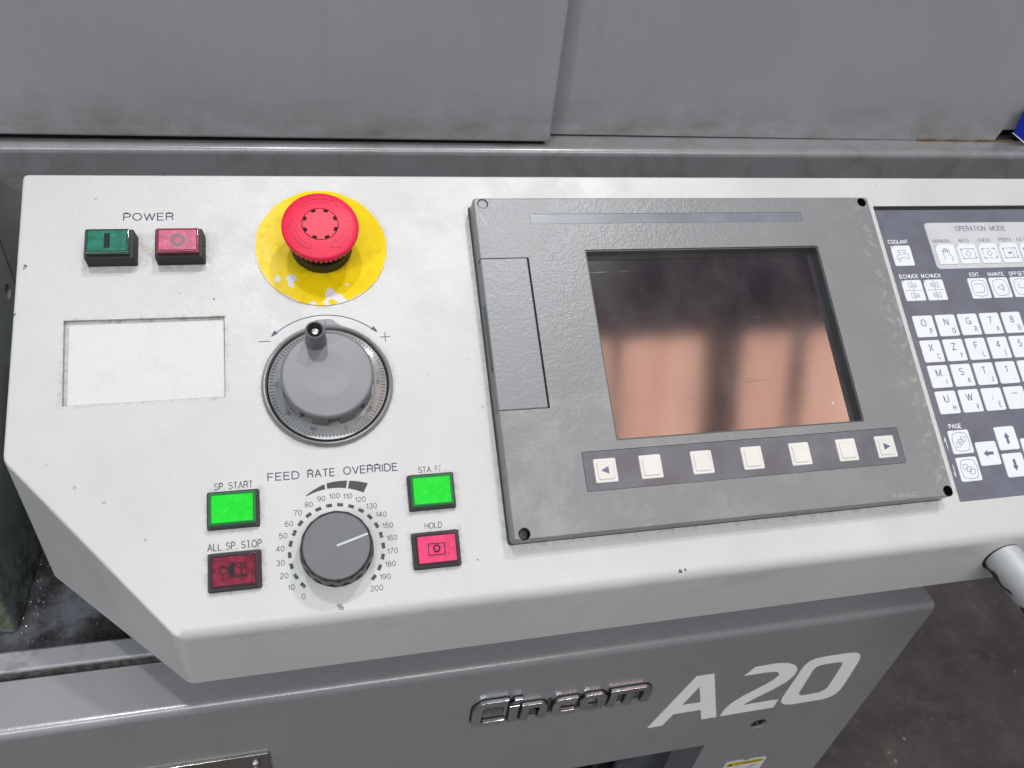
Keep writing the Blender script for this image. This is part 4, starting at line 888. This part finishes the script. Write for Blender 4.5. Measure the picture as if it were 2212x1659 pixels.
# manual: hand outline
k, cx, cy = key(426.1, 95.3, True)
rib(k, [(cx-2.4, cy-4), (cx-2.8, cy+.5), (cx-3.2, cy+2.6), (cx-2.3, cy+2.8), (cx-1.8, cy+.8), (cx-1.7, cy+4.0), (cx-.8, cy+4.3), (cx-.6, cy+1.2), (cx-.2, cy+4.0), (cx+.7, cy+4.0), (cx+.8, cy+1.1), (cx+1.3, cy+3.2), (cx+2.1, cy+3.1), (cx+2.2, cy-.6), (cx+3.6, cy-1.6), (cx+3.9, cy-3.0), (cx+2.6, cy-5)], .3)
def cyc(k, cx, cy, kind):
    w_, h_ = 5.2, 3.6
    segs = [[(cx-w_, cy+h_), (cx+w_-.8, cy+h_)], [(cx+w_, cy+h_-.4), (cx+w_, cy-h_+.8)], [(cx+w_-.4, cy-h_), (cx-w_+.8, cy-h_)], [(cx-w_, cy-h_+.4), (cx-w_, cy+h_-.8)]]
    for s in segs:
        if kind == 'dash':
            (xa, ya), (xb, yb) = s
            for t0, t1 in ((0, .26), (.38, .64), (.76, 1)): rib(k, [(xa+(xb-xa)*t0, ya+(yb-ya)*t0), (xa+(xb-xa)*t1, ya+(yb-ya)*t1)], .32)
        else: rib(k, s, .32)
    for x, y, dx, dy in ((cx+w_, cy+h_, 1, 0), (cx+w_, cy-h_, 0, -1), (cx-w_, cy-h_, -1, 0), (cx-w_, cy+h_, 0, 1)):
        obj("arrow_print", poly(new(), [(x+dx*.5, y+dy*.5), (x-dx*1.0+dy*.6, y-dy*1.0-dx*.6), (x-dx*1.0-dy*.6, y-dy*1.0+dx*.6)], KH+.03), M['ink_key'], k, smooth=False)
    if kind == 'prep': rib(k, [(cx+2.0, cy-3.4), (cx+2.0, cy+3.4)], .26, dz=.02); obj("arrow_print", poly(new(), [(cx-1.8, cy-.5), (cx-.4, cy-.5), (cx-.4, cy-1.1), (cx+1.0, cy), (cx-.4, cy+1.1), (cx-.4, cy+.5), (cx-1.8, cy+.5)], KH+.02), M['ink_key'], k, smooth=False)
    else: rib(k, [(cx-2.2, cy), (cx, cy+2.3), (cx+2.2, cy), (cx, cy-2.3)], .32, True)
for x, kd in ((443.1, 'auto'), (460.1, 'dash'), (477.0, 'prep'), (493.9, 'auto')):
    k, cx, cy = key(x, 95.35, True); cyc(k, cx, cy, kd)
for x, kd in ((443.0, 'edit'), (459.8, 'eye'), (476.7, 'off')):
    k, cx, cy = key(x, 70.0); crt(k, cx, cy)
    if kd == 'edit': rib(k, [(cx-4, cy+3), (cx+2.6, cy+3), (cx+4.2, cy), (cx+2.6, cy-3), (cx-4, cy-3)], .34, dz=.01)
    elif kd == 'eye': rib(k, [(cx+2.4, cy+2.5), (cx-2.6, cy), (cx+2.4, cy-2.5)], .34, dz=.01); rib(k, [(cx+1.3, cy+1.8), (cx+2.3, cy), (cx+1.3, cy-1.8)], .5, dz=.02)
    else: rib(k, [(cx-2.2, cy+2.4), (cx-2.2, cy-.8), (cx+2.6, cy-.8)], .4, dz=.01)
for y, s in ((-31.0, 1), (-47.9, -1)):
    k, cx, cy = key(393.3, y); crt(k, cx, cy)
    for d in (-2.1, 0, 2.1):
        o = d; yy = cy+d*.75*s
        rib(k, [(cx+o-1.7, yy-1.6), (cx+o+.6, yy-1.6), (cx+o+1.7, yy-.5), (cx+o+1.7, yy+1.4), (cx+o-1.7, yy+1.4)], .26, True, dz=.01*(3+d))
    ax_, ay_ = K(383.3, y)
    obj("page_arrow", ribbon(new(), [(ax_, ay_-3.6*s), (ax_, ay_+3.6*s), (ax_-.9, ay_+1.0*s)], .35, KZ+.01), M['ink_white'], kbd, smooth=False)
for x, y, a in ((410.2, -39.5, 180), (426.9, -31.1, 90), (426.7, -48.0, -90), (443.5, -39.5, 0)):
    k, cx, cy = key(x, y); r = math.radians(a)
    q = [(-3.6, -.95), (.4, -.95), (.4, -2.1), (3.6, 0), (.4, 2.1), (.4, .95), (-3.6, .95)]
    obj("arrow_print", poly(new(), [(cx+px*math.cos(r)-py*math.sin(r), cy+px*math.sin(r)+py*math.cos(r)) for px, py in q], KH+.01), M['ink_key'], k, smooth=False)

# ------------------------------------------------------------------ small loose things
def flake(name, p, sz, mat, label, cat, group=None, panel=True, n=6):
    bm = new(); q = [(sz*random.uniform(.5, 1)*math.cos(2*math.pi*i/n), sz*random.uniform(.4, .9)*math.sin(2*math.pi*i/n)) for i in range(n)]
    slab(bm, q, 0, sz*.4, sz*.12, 1); o = obj(name, bm, mat, None, smooth=False); pm = Vector(p)*MM
    o.matrix_world = (Matrix.Translation((0, 0, PH)) @ RP @ Matrix.Translation(pm)) if panel else Matrix.Translation(pm+Vector((0, 0, PH)))
    return tag(o, label, cat, group)
flake("brass_shaving", (-61.4-2.0, 108.3, 0.05), 1.0, M['shaving'], "yellow brass shaving touching the left side of the pink power button", "shaving")
flake("brass_shaving", (-68.6, 108.2, 0.05), .55, M['shaving'], "tiny yellow brass shaving midway between the two power buttons", "shaving")
flake("brass_shaving", (760, 120, -PH*1000+1), 4.5, M['shaving'], "yellow brass shaving lying on the dark floor right of the machine base", "shaving", panel=False)
